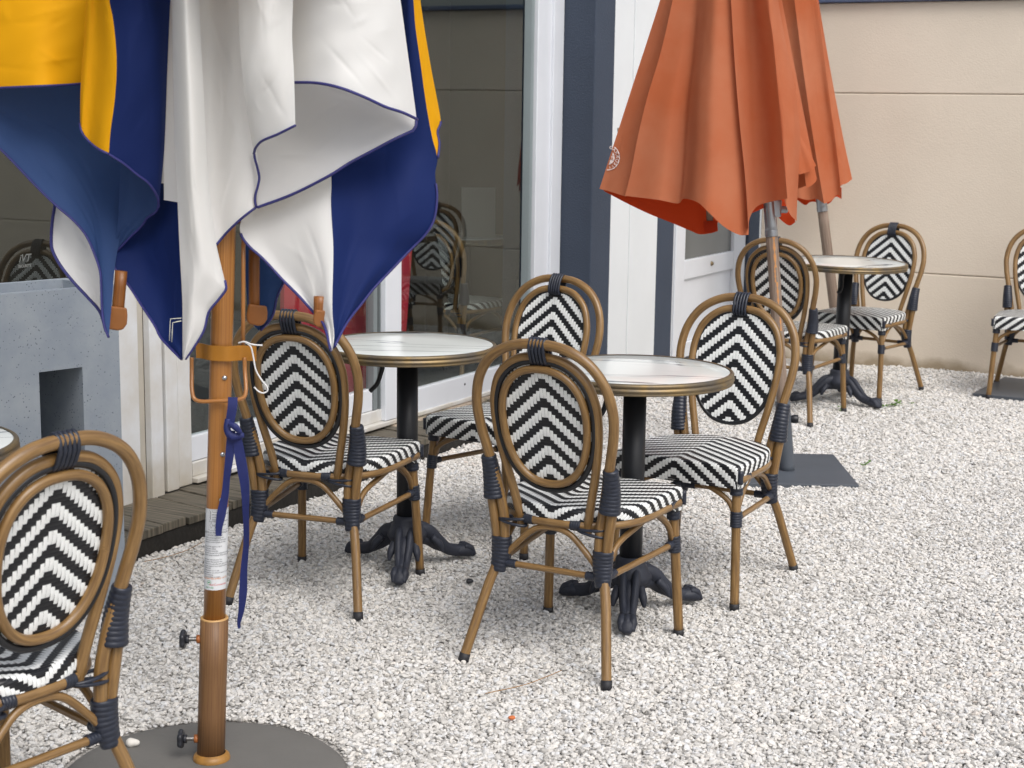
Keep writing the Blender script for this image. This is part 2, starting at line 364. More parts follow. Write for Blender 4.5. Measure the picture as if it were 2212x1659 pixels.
def build_table():
    root = empty('bistro_table')
    R = .275; Z = .735
    mb = MB(); lathe(mb, [(0.0001, -.004), (R*.5, -.004), (R, -.004), (R, -.0005), (R-.004, .0005), (R*.5, .0005), (.0001, .0005)][::-1], (0, 0, Z), 96); mb.obj('marble_top', MARB, root)
    pr = [(R-.002, .0015), (R+.003, .003), (R+.008, .0005), (R+.0105, -.004), (R+.0095, -.008), (R+.0075, -.0095), (R+.0075, -.0125), (R+.0115, -.015), (R+.0115, -.020), (R+.008, -.023), (R+.0078, -.0255), (R+.0095, -.028), (R+.008, -.031), (R, -.032), (R-.03, -.032), (R-.03, -.010), (.0001, -.010)]
    mb = MB(); lathe(mb, pr[::-1], (0, 0, Z), 128); mb.obj('brass_rim', BRASS, root)
    mb = MB(); lathe(mb, [(.0001, .704), (.034, .704), (.034, .12), (.031, .12), (.0001, .11)], (0, 0, 0), 40); mb.obj('pedestal', POLEB, root)
    mb = MB(); box(mb, -.11, .11, -.03, .03, .706, .722); box(mb, -.03, .03, -.11, .11, .705, .721)
    lathe(mb, [(.052, .704), (.052, .69), (.036, .688)], (0, 0, 0), 32); o = mb.obj('mounting_plate', POLEB, root, False)
    mb = MB(); tube(mb, [(-.030, -.02, .700), (-.066, -.035, .690), (-.078, -.04, .650), (-.090, -.05, .612), (-.112, -.055, .588)], [.012, .012, .0105, .0095, .0095], n=20, seg=10, ell=(.75, 1.1)); mb.obj('tilt_lever', POLEB, root)
    # cast base with three scrolled feet
    mb = MB(); lathe(mb, [(.034, .175), (.042, .172), (.046, .163), (.046, .150), (.052, .142), (.056, .130), (.064, .118), (.064, .106), (.050, .085), (.034, .072), (.0001, .070)], (0, 0, 0), 40)
    for k in range(3):
        a = -PI/2+.05+k*2*PI/3; d = np.array([math.cos(a), math.sin(a), 0]); s = np.array([-math.sin(a), math.cos(a), 0])
        for q in (-1, 1):
            tube(mb, [d*.035+s*q*.019+(0, 0, .125), d*.068+s*q*.019+(0, 0, .117), d*.105+s*q*.017+(0, 0, .080), d*.145+s*q*.013+(0, 0, .046), d*.19+s*q*.012+(0, 0, .034)], [.0165, .0165, .0155, .014, .013], n=24, seg=12, ell=(1.35, .8))
        tube(mb, [d*.03+(0, 0, .095), d*.07+(0, 0, .092), d*.11+(0, 0, .062), d*.16+(0, 0, .038)], [.026, .025, .018, .014], n=20, seg=12)
        tube(mb, [d*.168+(0, 0, .026), d*.182+(0, 0, .033), d*.205+(0, 0, .034), d*.228+(0, 0, .026), d*.243+(0, 0, .014)], [.013, .022, .025, .022, .010], n=18, seg=16, ell=(.9, 1.2))
        for q in (-1, 0, 1):
            tube(mb, [d*.20+s*q*.016+(0, 0, .050), d*.222+s*q*.017+(0, 0, .043), d*.238+s*q*.016+(0, 0, .018)], [.010, .0115, .007], n=10, seg=8)
        for q in (-1, 1):
            tube(mb, [d*.075+s*q*.034+(0, 0, .100), d*.098+s*q*.042+(0, 0, .074), d*.108+s*q*.046+(0, 0, .050)], [.012, .013, .005], n=12, seg=8)
    mb.obj('tripod_base', IRON, root)
    return root
t0 = build_table()
tables = [(.360, 4.62, -.15, (0, 0), 'round marble-topped table in the middle of the gravel between two chairs'),
          (-.335, 5.07, -.09, (0, 0), 'round marble-topped table in front of the red panel and large glass door'),
          (1.70, 8.24, .68, (.018, .0), 'smallest-looking round marble table, far away near the beige wall'),
          (-1.375, 3.44, .4, (0, 0), 'round marble-topped table cut off by the left edge of the photo')]
for i, (x, y, a, tl, lab) in enumerate(tables):
    c = t0 if i == 0 else copy_tree(t0)
    c.location = (x, y, .0); c.rotation_euler = (tl[0], tl[1], a); c.scale = (1.08, 1.08, 1) if i == 2 else (1, 1, 1); tag(c, lab, 'table', 'round marble bistro tables on the gravel')

# ================================================================== FACADE (frame: x = outward normal, y = along the facade, z up)
WHT = mat('white_lacquer', srgb(220, 224, 230), .35, noise=(3, .06, 3))
WHTD = mat('weathered_white_post', srgb(218, 221, 224), .5, noise=(6, .1, 5), col2=srgb(204, 202, 197))
BEI = mat('beige_post', srgb(190, 184, 172), .6, noise=(8, .12, 4))
STUW = mat('white_stucco', srgb(222, 226, 228), .85, noise=(2.2, .05, 4), bump=(160, .35, .004))
STUN = mat('navy_stucco', srgb(58, 68, 84), .8, noise=(3, .12, 4), bump=(120, .5, .005))
SEAL = mat('grey_rubber_seal', srgb(120, 128, 130), .4)
def glass():
    m = bpy.data.materials.new('window_glass'); m.use_nodes = True; t = m.node_tree; t.nodes.remove(t.nodes['Principled BSDF'])
    tr = t.nodes.new('ShaderNodeBsdfTransparent'); tr.inputs[0].default_value = (.90, .93, .92, 1)
    gl = t.nodes.new('ShaderNodeBsdfGlossy'); gl.inputs['Roughness'].default_value = .003; gl.inputs[0].default_value = (.84, .93, .93, 1)
    fr = t.nodes.new('ShaderNodeFresnel'); fr.inputs[0].default_value = 1.85; mx = t.nodes.new('ShaderNodeMixShader')
    ge = t.nodes.new('ShaderNodeNewGeometry'); iv = t.nodes.new('ShaderNodeMath'); iv.operation = 'SUBTRACT'; iv.inputs[0].default_value = 1; t.links.new(ge.outputs['Backfacing'], iv.inputs[1])
    ml = t.nodes.new('ShaderNodeMath'); ml.operation = 'MULTIPLY'; t.links.new(fr.outputs[0], ml.inputs[0]); t.links.new(iv.outputs[0], ml.inputs[1])     # only the outer skin of the pane mirrors
    t.links.new(ml.outputs[0], mx.inputs[0]); t.links.new(tr.outputs[0], mx.inputs[1]); t.links.new(gl.outputs[0], mx.inputs[2]); t.links.new(mx.outputs[0], t.nodes['Material Output'].inputs[0])
    return m
GLS = glass()
RZ = -TH
def fobj(mb, name, m, parent=None, bev=0, smooth=False):
    o = mb.obj(name, m, parent, smooth)
    if not parent: o.rotation_euler = (0, 0, RZ)
    if bev: bevel(o, bev)
    return o
NP, NQ = -3.78, -3.56            # plane of the glass front, plane of the wall beyond the pillar
# sliding glass door
gd = empty('sliding_glass_door', (0, 0, 0), RZ); tag(gd, 'white-framed sliding glass front with two large dark panes', 'glass door')
mb = MB()
box(mb, NP-.05, NP+.03, 7.252, 7.515, 0.098, 3.0); box(mb, NP-.02, NP+.045, 7.40, 7.512, .099, 3.0)
box(mb, NP-.05, NP+.02, 4.565, 7.25, 2.75, 2.98)
fobj(mb, 'frame', WHT, gd, .004)
mb = MB(); box(mb, NP-.06, NP+.035, 4.562, 7.25, .098, .118); box(mb, NP-.055, NP+.005, 4.57, 5.87, .118, .172); fobj(mb, 'sill_rail', WHTD, gd, .004)
l1 = MB(); box(l1, NP-.045, NP-.005, 4.566, 5.80, .174, .268); box(l1, NP-.045, NP-.005, 4.566, 5.80, 2.6, 2.74); lf1 = fobj(l1, 'fixed_leaf', WHT, gd, .003)
mb = MB(); box(mb, NP-.028, NP-.022, 4.567, 5.79, .269, 2.6); fobj(mb, 'pane', GLS, lf1)
mb = MB(); box(mb, NP-.04, NP-.001, 5.802, 5.832, .174, 2.74); box(mb, NP-.035, NP+.004, 5.846, 5.852, .174, 2.74); fobj(mb, 'seal', SEAL, lf1)
l2 = MB(); box(l2, NP-.01, NP+.028, 5.856, 5.985, .120, 2.74); box(l2, NP-.01, NP+.026, 5.986, 7.249, .098, .225); box(l2, NP-.01, NP+.026, 5.986, 7.20, 2.6, 2.74); lf2 = fobj(l2, 'sliding_leaf', WHT, gd, .004)
mb = MB(); box(mb, NP+.004, NP+.010, 5.984, 7.249, .224, 2.6); fobj(mb, 'pane', GLS, lf2)
mb = MB()
for s_, z_ in ((6.56, .19), (5.92, .17)): lathe(mb, [(.0001, 0), (.006, 0), (.006, .002)], (0, 0, 0), 10)
mb = MB()
for s_ in (6.55, 4.75, 5.5):
    box(mb, NP+.0255 if s_ > 6 else NP+.034, NP+.0275 if s_ > 6 else NP+.036, s_, s_+.010, (.18 if s_ > 6 else .103), (.19 if s_ > 6 else .113))
fobj(mb, 'drain_hole', mat('dark_hole', (.01, .01, .01, 1), .8), gd)
# posts on the left
mb = MB(); box(mb, NP-.02, NP+.010, 4.15, 4.283, .06, 3.0); box(mb, NP-.02, NP+.010, 4.343, 4.408, .075, 3.0); po = fobj(mb, 'door_post', WHTD, None, .004)
tag(po, 'weathered white upright boards beside the concrete planter', 'door post')
mb = MB(); box(mb, NP-.05, NP-.022, 4.28, 4.345, .06, 3.0); fobj(mb, 'recess_board', BEI, po); po.children[0].rotation_euler = (0, 0, 0)
mb = MB(); box(mb, NP-.02, NP+.016, 4.418, 4.482, .092, 3.0); box(mb, NP-.02, NP+.012, 4.486, 4.560, .095, 3.0); p2 = fobj(mb, 'door_post', WHTD, None, .004)
tag(p2, 'double white board post at the left end of the sliding glass front', 'door post')
# window behind planter
wn = empty('shop_window', (0, 0, 0), RZ); tag(wn, 'dark shop window with a security sticker, behind the concrete planter', 'window')
mb = MB(); box(mb, NP-.03, NP-.024, 1.2, 4.15, .50, 2.7); fobj(mb, 'pane', GLS, wn)
mb = MB(); box(mb, NP-.05, NP, 1.2, 4.148, .0, .50); box(mb, NP-.05, NP, 1.2, 4.148, 2.7, 3.0); fobj(mb, 'frame', WHT, wn, .004)
def text_mesh(s, size, font=None, align='CENTER', bold=0):
    cu = bpy.data.curves.new('txt', 'FONT'); cu.body = s; cu.size = size; cu.align_x = align; cu.offset = bold
    o = bpy.data.objects.new('txt', cu); C.objects.link(o); dg = bpy.context.evaluated_depsgraph_get(); dg.update()
    me = o.evaluated_get(dg).to_mesh(); V = [tuple(v.co) for v in me.vertices]; Fc = [tuple(p.vertices) for p in me.polygons]
    o.evaluated_get(dg).to_mesh_clear(); bpy.data.objects.remove(o); bpy.data.curves.remove(cu); return V, Fc
STK = mat('sticker_print', srgb(120, 122, 118), .6)
P = onplane(64, 566, N_, NP); sy, sz = float(B_@P), float(P[2]); mb = MB()
for s_, size, dz, it in (('iVT', .034, 0, .35), ('SECURITE', .013, -.018, .0)):
    V, Fc = text_mesh(s_, size, bold=.0006); mb.add([(NP-.0225, sy+(x+it*y), sz+dz+y) for x, y, z in V], Fc)
fobj(mb, 'sticker', STK, wn)
# interior
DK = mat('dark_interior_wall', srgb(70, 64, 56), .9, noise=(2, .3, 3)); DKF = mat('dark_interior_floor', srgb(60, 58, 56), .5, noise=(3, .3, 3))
mb = MB(); box(mb, -8.0, NP-.06, 1.0, 8.9, -.06, .002); f_ = fobj(mb, 'interior_floor', DKF); tag(f_, kind='structure')
mb = MB(); box(mb, -8.1, -8.0, 1.0, 9.0, .0, 3.0); box(mb, -8.0, NP-.06, .9, 1.0, 0, 3.0); box(mb, -8.0, NP-.06, 8.9, 9.0, 0, 3.0); box(mb, -6.2, NP-.06, 1.0, 8.9, 3.0, 3.1)  # ceiling stops short of the back wall, opening added to brighten the room
f_ = fobj(mb, 'interior_wall', DK); tag(f_, kind='structure')
mb = MB(); 
box(mb, -4.9, -4.4, 7.26, 7.5, .11, 2.9); f_ = fobj(mb, 'interior_pillar', mat('dark_wood_pillar', srgb(40, 32, 28), .5, noise=(6, .3, 3)), None, .01); tag(f_, 'dark brown upright cabinet seen through the glass beside the white frame', 'column')  # dark column added behind the glass, read from a dark upright band
# red banner inside
RED = mat('red_banner', srgb(178, 26, 52), .55, noise=(5, .35, 3))
q = [onplane(615, 560, N_, -3.95), onplane(893, 500, N_, -3.95), onplane(868, 850, N_, -3.95), onplane(860, 905, N_, -3.95), onplane(610, 950, N_, -3.95)]
Vf = [(float(N_@p), float(B_@p), float(p[2])) for p in q]; mb = MB(); nV = len(Vf)
mb.add(Vf+[(a-.02, b, c) for a, b, c in Vf], [tuple(range(nV)), tuple(range(2*nV-1, nV-1, -1))]+[(i, (i+1) % nV, nV+(i+1) % nV, nV+i) for i in range(nV)])
f_ = fobj(mb, 'red_banner', RED); tag(f_, 'red banner leaning inside behind the glass doors', 'banner')
def interior_thing(src, x, y, a, lab, cat, group):
    c = copy_tree(src); c.location = (x, y, .003); c.rotation_euler = (0, 0, a); tag(c, lab, cat); c['group'] = group; return c
p = onz(1004, 512, .738); interior_thing(t0, p[0], p[1], .3, 'dim round table inside the building, seen through the glass beside the parasol', 'table', 'furniture inside behind the glass')
tp = p; interior_thing(chair0, p[0]-.30, p[1]+.42, math.radians(205), 'dim woven chair inside, facing out behind the indoor table', 'chair', 'furniture inside behind the glass')
interior_thing(chair0, p[0]-.02, p[1]-.62, math.radians(-30), 'dim woven chair inside with its back to the glass, nearest the red banner', 'chair', 'furniture inside behind the glass')
PAP = mat('menu_paper', srgb(150, 148, 146), .7)
mbm = MB(); box(mbm, -.10, .10, -.002, .002, 0, .29); o = mbm.obj('menu_card', PAP, None, False); o.location = (tp[0]+.08, tp[1], .739); o.rotation_euler = (-.08, 0, .1); tag(o, 'pale menu card standing on the indoor table', 'menu card')
# concrete sill + deck
SILL = mat('mossy_sill', srgb(186, 168, 152), .9, noise=(18, .5, 6), col2=srgb(96, 92, 70), bump=(60, .6, .01))
mb = MB(); box(mb, NP-.06, NP+.06, 5.9, 7.515, 0, .096); f_ = fobj(mb, 'concrete_sill', SILL, None, .01); tag(f_, kind='structure')
def deckmat():
    m = mat('weathered_deck', srgb(118, 110, 96), .85, noise=(1, .5, 6), col2=srgb(52, 50, 42), uvn=(90, 2.2, 1), bump=(1, .6, .004)); return m
DECK = deckmat(); DECKS = mat('wet_black_deck_edge', srgb(34, 31, 27), .7, noise=(14, .4, 5), bump=(40, .5, .01))
dk = empty('timber_deck', (0, 0, 0), RZ); tag(dk, 'low weathered timber deck along the glass front', 'deck')
mb = MB(); y = 3.5; k = 0
while y < 7.3:
    wdt = .118; sk = .10
    V = []; z1 = .088+.003*math.sin(k*1.7)
    for z in (.060, z1):
        for (x, yy) in ((NP+.0, y+sk*0), (-3.485+.004*math.sin(k*2.3), y-.055), (-3.485+.004*math.sin(k*2.3), y+wdt-.055), (NP+.0, y+wdt)): V.append((x, yy, z))
    uvs = [((a[1]-y)+k*3.1, a[0]*1.0) for a in V]
    mb.add(V, [(0, 1, 2, 3)[::-1], (4, 5, 6, 7), (0, 1, 5, 4), (1, 2, 6, 5), (2, 3, 7, 6), (3, 0, 4, 7)], uvs); y += wdt+.006; k += 1
bevel(fobj(mb, 'boards', DECK, dk), .003)
mb = MB(); box(mb, -3.53, -3.492, 3.4, 7.22, -.02, .058); box(mb, NP, -3.535, 3.45, 7.2, -.02, .02); fobj(mb, 'fascia', DECKS, dk, .004)
# wall beyond: step at s=7.515
mb = MB(); box(mb, NP-.3, NQ, 7.516, 7.755, 0, 3.2); p_ = fobj(mb, 'navy_pillar', STUN, None, .006); tag(p_, 'tall dark navy rendered pillar beside the glass front', 'pillar')
mb = MB(); box(mb, NQ-.25, NQ-.003, 7.757, 8.000, 0, 3.2); box(mb, NQ-.25, NQ-.003, 8.012, 8.392, 0, 3.2); box(mb, NQ-.24, NQ-.015, 7.99, 8.02, 0, 3.2)
p_ = fobj(mb, 'white_wall', STUW, None, .003); tag(p_, 'white rendered wall strip with a vertical joint between navy bands', 'wall')
mb = MB()
P1 = onplane(1338, 280, N_, NQ); P2_ = onplane(1379, 240, N_, NQ)
for P, r in ((P1, .02), (P2_, .035)): box(mb, NQ-.006, NQ+.0005, float(B_@P)-r, float(B_@P)+r, float(P[2])-r*.5, float(P[2])+r*.5)
o = fobj(mb, 'plaster_chip', mat('chipped_plaster', srgb(150, 142, 128), .9, noise=(80, .5, 4)), p_); o.rotation_euler = (0, 0, 0)
mb = MB(); box(mb, NQ-.25, NQ, 8.394, 8.632, 0, 3.2); p_ = fobj(mb, 'navy_band', STUN, None, .004); tag(p_, 'narrow navy rendered band left of the white door', 'wall')
mb = MB(); box(mb, NQ-.25, NQ, 9.90, 10.10, 0, 3.2); p_ = fobj(mb, 'navy_band', STUN, None, .004); tag(p_, 'narrow navy rendered band right of the white door, behind the orange parasol', 'wall')
mb = MB(); box(mb, NQ-.25, NQ-.003, 10.102, 13, 0, 3.2); p_ = fobj(mb, 'far_wall', STUW, None); tag(p_, 'white wall continuing behind the end of the beige wall', 'wall')
dr = empty('white_door', (0, 0, 0), RZ); tag(dr, 'white half-glazed door behind the orange parasol', 'door')
mb = MB(); box(mb, NQ-.06, NQ-.02, 8.634, 8.690, .02, 2.3); box(mb, NQ-.06, NQ-.02, 9.86, 9.898, .02, 2.3); box(mb, NQ-.06, NQ-.02, 8.69, 9.86, 2.2, 2.3); fobj(mb, 'frame', WHT, dr, .004)
mb = MB(); box(mb, NQ-.06, NQ-.012, 8.700, 8.845, .03, 2.19); box(mb, NQ-.06, NQ-.012, 9.669, 9.858, .03, 2.19); box(mb, NQ-.06, NQ-.013, 8.846, 9.668, .50, .615); box(mb, NQ-.06, NQ-.013, 8.846, 9.668, .03, .12); box(mb, NQ-.06, NQ-.013, 8.846, 9.668, 2.05, 2.19); box(mb, NQ-.055, NQ-.030, 8.846, 9.668, .12, .50); fobj(mb, 'leaf', WHT, dr, .005)
mb = MB(); box(mb, NQ-.045, NQ-.035, 8.846, 9.668, .616, 2.05); fobj(mb, 'pane', mat('curtained_glass', srgb(104, 106, 104), .15, noise=(1.5, .15, 3)), dr)
mb = MB(); lathe(mb, [(.0001, .014), (.010, .012), (.012, .006), (.016, 0)], (0, 0, 0), 16); o = mb.obj('door_knob', BRASS, dr); o.location = (NQ-.013, 9.28, .565); o.rotation_euler = (0, PI/2, 0)

# ================================================================== BEIGE WALL (panels along n at b = 9.47)
STB = mat('beige_render', srgb(226, 214, 197), .9, noise=(1.3, .05, 6), col2=srgb(219, 207, 190), bump=(110, .35, .004))
def add_foot_dirt(m, top, col):
    t = m.node_tree; b = t.nodes['Principled BSDF']; tc = t.nodes.new('ShaderNodeTexCoord'); sx = t.nodes.new('ShaderNodeSeparateXYZ'); t.links.new(tc.outputs['Object'], sx.inputs[0])
    nz = t.nodes.new('ShaderNodeTexNoise'); nz.inputs['Scale'].default_value = 7; nz.inputs['Detail'].default_value = 8; t.links.new(tc.outputs['Object'], nz.inputs['Vector'])
    ma = t.nodes.new('ShaderNodeMath'); ma.operation = 'MULTIPLY_ADD'; ma.inputs[1].default_value = -top*2.2; ma.inputs[2].default_value = top*1.1; t.links.new(nz.outputs[0], ma.inputs[0])
    ad = t.nodes.new('ShaderNodeMath'); ad.operation = 'ADD'; t.links.new(sx.outputs[2], ad.inputs[0]); t.links.new(ma.outputs[0], ad.inputs[1])
    mr = t.nodes.new('ShaderNodeMapRange'); mr.inputs['From Min'].default_value = 0; mr.inputs['From Max'].default_value = top; mr.inputs['To Min'].default_value = .75; mr.inputs['To Max'].default_value = 0; t.links.new(ad.outputs[0], mr.inputs[0])
    mx = t.nodes.new('ShaderNodeMixRGB'); old = b.inputs['Base Color'].links[0].from_socket; t.links.new(mr.outputs[0], mx.inputs[0]); t.links.new(old, mx.inputs[1]); mx.inputs[2].default_value = col; t.links.new(mx.outputs[0], b.inputs['Base Color'])
add_foot_dirt(STB, .07, srgb(140, 122, 92)); add_foot_dirt(WHTD, .22, srgb(176, 166, 146))
bw = empty('beige_wall', (0, 0, 0), RZ); tag(bw, 'long beige rendered wall of horizontal panels at the back of the terrace', 'wall')
for z0, z1 in ((-.1, .561), (.565, 1.603), (1.607, 2.128)):
    mb = MB(); box(mb, -3.33, 14, 9.47, 9.60, z0, z1); fobj(mb, 'wall_panel', STB, bw, .006)
mb = MB(); box(mb, -3.32, 14, 9.485, 9.59, -.1, 2.12); fobj(mb, 'panel_joint', STB, bw)
mb = MB(); box(mb, -3.36, 14.02, 9.43, 9.64, 2.130, 2.158); fobj(mb, 'coping', mat('blue_grey_coping', srgb(84, 98, 128), .5, noise=(5, .2, 4)), bw, .004)

# ================================================================== CONCRETE PLANTER
CON = mat('blue_grey_concrete', srgb(160, 167, 173), .8, noise=(4, .2, 6), col2=srgb(134, 144, 156), bump=(70, .4, .003))
def add_pits(m):
    t = m.node_tree; b = t.nodes['Principled BSDF']; tc = t.nodes.new('ShaderNodeTexCoord')
    vo = t.nodes.new('ShaderNodeTexVoronoi'); vo.inputs['Scale'].default_value = 95; t.links.new(tc.outputs['Object'], vo.inputs['Vector'])
    nz = t.nodes.new('ShaderNodeTexNoise'); nz.inputs['Scale'].default_value = 14; t.links.new(tc.outputs['Object'], nz.inputs['Vector'])
    sb = t.nodes.new('ShaderNodeMath'); sb.operation = 'MULTIPLY_ADD'; sb.inputs[1].default_value = -.55; t.links.new(nz.outputs[0], sb.inputs[0]); sb.inputs[2].default_value = .42
    lt = t.nodes.new('ShaderNodeMath'); lt.operation = 'LESS_THAN'; t.links.new(vo.outputs['Distance'], lt.inputs[0]); t.links.new(sb.outputs[0], lt.inputs[1])
    mx = t.nodes.new('ShaderNodeMixRGB'); old = b.inputs['Base Color'].links[0].from_socket; t.links.new(lt.outputs[0], mx.inputs[0]); t.links.new(old, mx.inputs[1]); mx.inputs[2].default_value = srgb(104, 112, 120); t.links.new(mx.outputs[0], b.inputs['Base Color'])
add_pits(CON)
FRc = np.array([-1.152, 4.651, 0]); an = math.radians(48.1)
pl = empty('concrete_planter', tuple(FRc), an-PI); tag(pl, 'tall blue-grey concrete planter box with a square opening in its side', 'planter')
# local: +x from the front right corner toward the near left, -y away from camera side
fn = np.array([math.sin(an), -math.cos(an), 0])     # front face normal, toward camera right
ax = np.array([-math.cos(an), -math.sin(an), 0])
def facept(u, v):
    P = onplane(u, v, fn, fn@FRc); return float((P-FRc)@ax), float(P[2])
hx1, hz1 = facept(178, 793); hx0, hz0 = facept(84, 804)
hz = (hz1+hz0)/2; HT, LN, DP, th = .958, 1.0, .27, .028
mb = MB()      # front with opening
for (a, b, c, d) in ((0, hx1, 0, HT), (hx0, LN, 0, HT), (hx1, hx0, hz, HT), (hx1, hx0, 0, .30)): box(mb, a, b, -th-.0, 0, c, d)
box(mb, 0, LN, -DP, -DP+th, 0, HT-.001); box(mb, 0.001, th, -DP+th, -th, 0, HT-.002); box(mb, LN-th, LN-.001, -DP+th, -th, 0, HT-.002)
box(mb, th, LN-th, -DP+th, -th, .78, .80)
o = mb.obj('box_wall', CON, pl, False)
# opening liner
mb = MB(); box(mb, hx1-.02, hx1-.001, -DP+th, -th-.001, .28, hz+.02); box(mb, hx0+.001, hx0+.02, -DP+th, -th-.001, .28, hz+.02); box(mb, hx1-.02, hx0+.02, -DP+th, -th-.001, .27, .30)
mb.obj('opening_liner', CON, pl, False)
for o in pl.children: o.scale = (1, 1, 1)

# ================================================================== CLOTH PANELS
def resample(Cv, n):
    P = np.array([(c[0], c[1], (c[2] if len(c) > 2 else np.nan)) for c in Cv], float)
    d = np.r_[0, np.cumsum(np.linalg.norm(np.diff(P[:, :2], axis=0), axis=1)+1e-6)]
    ok = ~np.isnan(P[:, 2]); P[:, 2] = np.interp(d, d[ok], P[ok, 2])
    return smoothpath(np.c_[P[:, :2], P[:, 2]*1000], n)*np.array([1, 1, .001]) if len(P) > 2 else P[0]+(P[-1]-P[0])*np.linspace(0, 1, n)[:, None]
def cloth(name, T, B, L, R, Y, m, parent, ns=44, nt=60, fold=None, lab=None, wr=.0022, seed=0, store=None):
    """Coons patch of a cloth fold; points are (photo x, photo y, metres behind the pole plane)."""
    t_, b_, l_, r_ = resample(T, ns), resample(B, ns), resample(L, nt), resample(R, nt)
    V = []; UV = []
    rg = np.random.default_rng(seed+int(abs(T[0][0]*3+B[0][1]))); k1 = rg.uniform(0, 6.28, 8); fr = rg.uniform(.6, 1, 8)
    cre = [(rg.uniform(.2, .8), rg.uniform(.15, .9), rg.uniform(-.9, .9)+(PI/2 if q % 2 else 0), rg.uniform(.08, .2), wr*rg.uniform(.7, 1.3)*(1 if rg.random() < .5 else -1)) for q in range(11)]
    for j in range(nt):
        v = j/(nt-1)
        for i in range(ns):
            u = i/(ns-1)
            P = (1-v)*t_[i]+v*b_[i]+(1-u)*l_[j]+u*r_[j]-((1-u)*(1-v)*t_[0]+u*(1-v)*t_[-1]+(1-u)*v*b_[0]+u*v*b_[-1])
            d = P[2]
            if fold: d += fold(u, v)
            ed = min(1, 5*u, 5*(1-u))
            d += ed*wr*(math.sin(5*u*fr[0]*2+3*v+k1[0])+.7*math.sin(11*u*fr[1]-4*v+k1[1])+.5*math.sin(9*v*fr[2]+7*u+k1[2])+.35*math.sin(23*v+13*u+k1[3]))
            for (cu, cv, ca, cl, cs) in cre:
                du, dv = (u-cu), (v-cv)*1.5; al = du*math.cos(ca)+dv*math.sin(ca); ac = -du*math.sin(ca)+dv*math.cos(ca)
                d += ed*cs*math.exp(-abs(ac)/.022)*math.exp(-(al/cl)**2)
            V.append(ondepth(P[0], P[1], Y+d)); UV.append((u, v))
            if store is not None: store.append((P[0], P[1], Y+d))
    Fc = [(j*ns+i, (j+1)*ns+i, (j+1)*ns+i+1, j*ns+i+1) for j in range(nt-1) for i in range(ns-1)]
    o = mesh(name, V, Fc, m, parent, True, UV)
    if lab: o['label'] = lab
    A = np.array(V).reshape(nt, ns, 3)
    return o, A
def hem(parts, parent, m, r=.0048, name='hem_binding'):
    mb = MB()
    for A in parts: tube(mb, A, r, seg=8, raw=True, ell=(1, .55), up=(0, 1, 0))
    o = mb.obj(name, m, parent); return o
def fabric(name, col, tcol, tr=.35, n=.06):
    return mat(name, col, .75, spec=.25, noise=(3, n, 4), transl=(tr, tcol), bump=(500, .12, .001))
YEL = fabric('yellow_canvas', srgb(240, 172, 8), srgb(240, 170, 10), .28)
NAV = fabric('navy_canvas', srgb(14, 34, 88), srgb(24, 60, 130), .12)
NAV_LIT = fabric('navy_canvas_lit_through', srgb(56, 80, 126), srgb(52, 84, 142), .3)  # navy lightened, daylight shining through the cloth is put into the colour
CRM = fabric('cream_canvas', srgb(238, 238, 236), srgb(236, 231, 218), .3, .02)
CRM_SH = fabric('cream_canvas_shaded', srgb(226, 226, 225), srgb(234, 231, 225), .4, .02)  # cream greyed a little, shade under the folds is put into the colour
HEMM = mat('navy_hem_tape', srgb(46, 46, 112), .6, noise=(60, .2, 2))
U1 = empty('striped_parasol', (-.678, 3.48, 0)); tag(U1, 'large closed parasol in yellow, navy and cream stripes on a wood-look pole', 'parasol')
U1.location = (0, 0, 0)
Y1 = 3.48
p = cloth('canopy_panel', [(-90,-80,-.02),(60,-80,-.05),(215,-80,-.03)], [(-90,195,-.04),(0,190,-.08),(90,186,-.11),(150,183,-.07),(210,178,-.04)], [(-90,-80,-.02),(-90,195,-.04)], [(215,-80,-.03),(215,60),(210,178,-.04)], Y1, YEL, U1, fold=lambda u, v: .018*math.sin(7*u+1.4*v)*v, lab='plain yellow fold at far left', wr=.003)
hem([p[1][-1]], p[0], HEMM)
# yellow/navy fold P2 : yellow part + navy part share the seam
YN = [(230,-80,-.155),(236,0),(244,40),(252,129,-.165),(248,215),(239,282),(235,333,-.15)]
p = cloth('canopy_panel', [(187,-80,-.10),(230,-80,-.155)], [(173,268,-.10),(178,288),(193,306),(213,322),(235,333,-.15)], [(187,-80,-.10),(185,0),(182,80),(176,150),(173,220),(173,268,-.10)], YN, Y1, YEL, U1, ns=24, fold=lambda u, v: -.008*math.sin(3*PI*u), lab='narrow yellow fold beside the navy stripe', wr=.0015)
h1 = p[1][-1]
p2 = cloth('canopy_panel', [(230,-80,-.155),(300,-80,-.165),(372,-80,-.10)], [(235,333,-.15),(268,354),(295,376),(322,397),(341,429),(343,447,-.06)], YN, [(372,-80,-.10),(368,0),(362,134),(354,335),(343,447,-.06)], Y1, NAV, U1, fold=lambda u, v: -.012*math.sin(PI*u), lab='wide navy fold right of the yellow fold')
hem([h1, p2[1][-1]], p[0], HEMM)
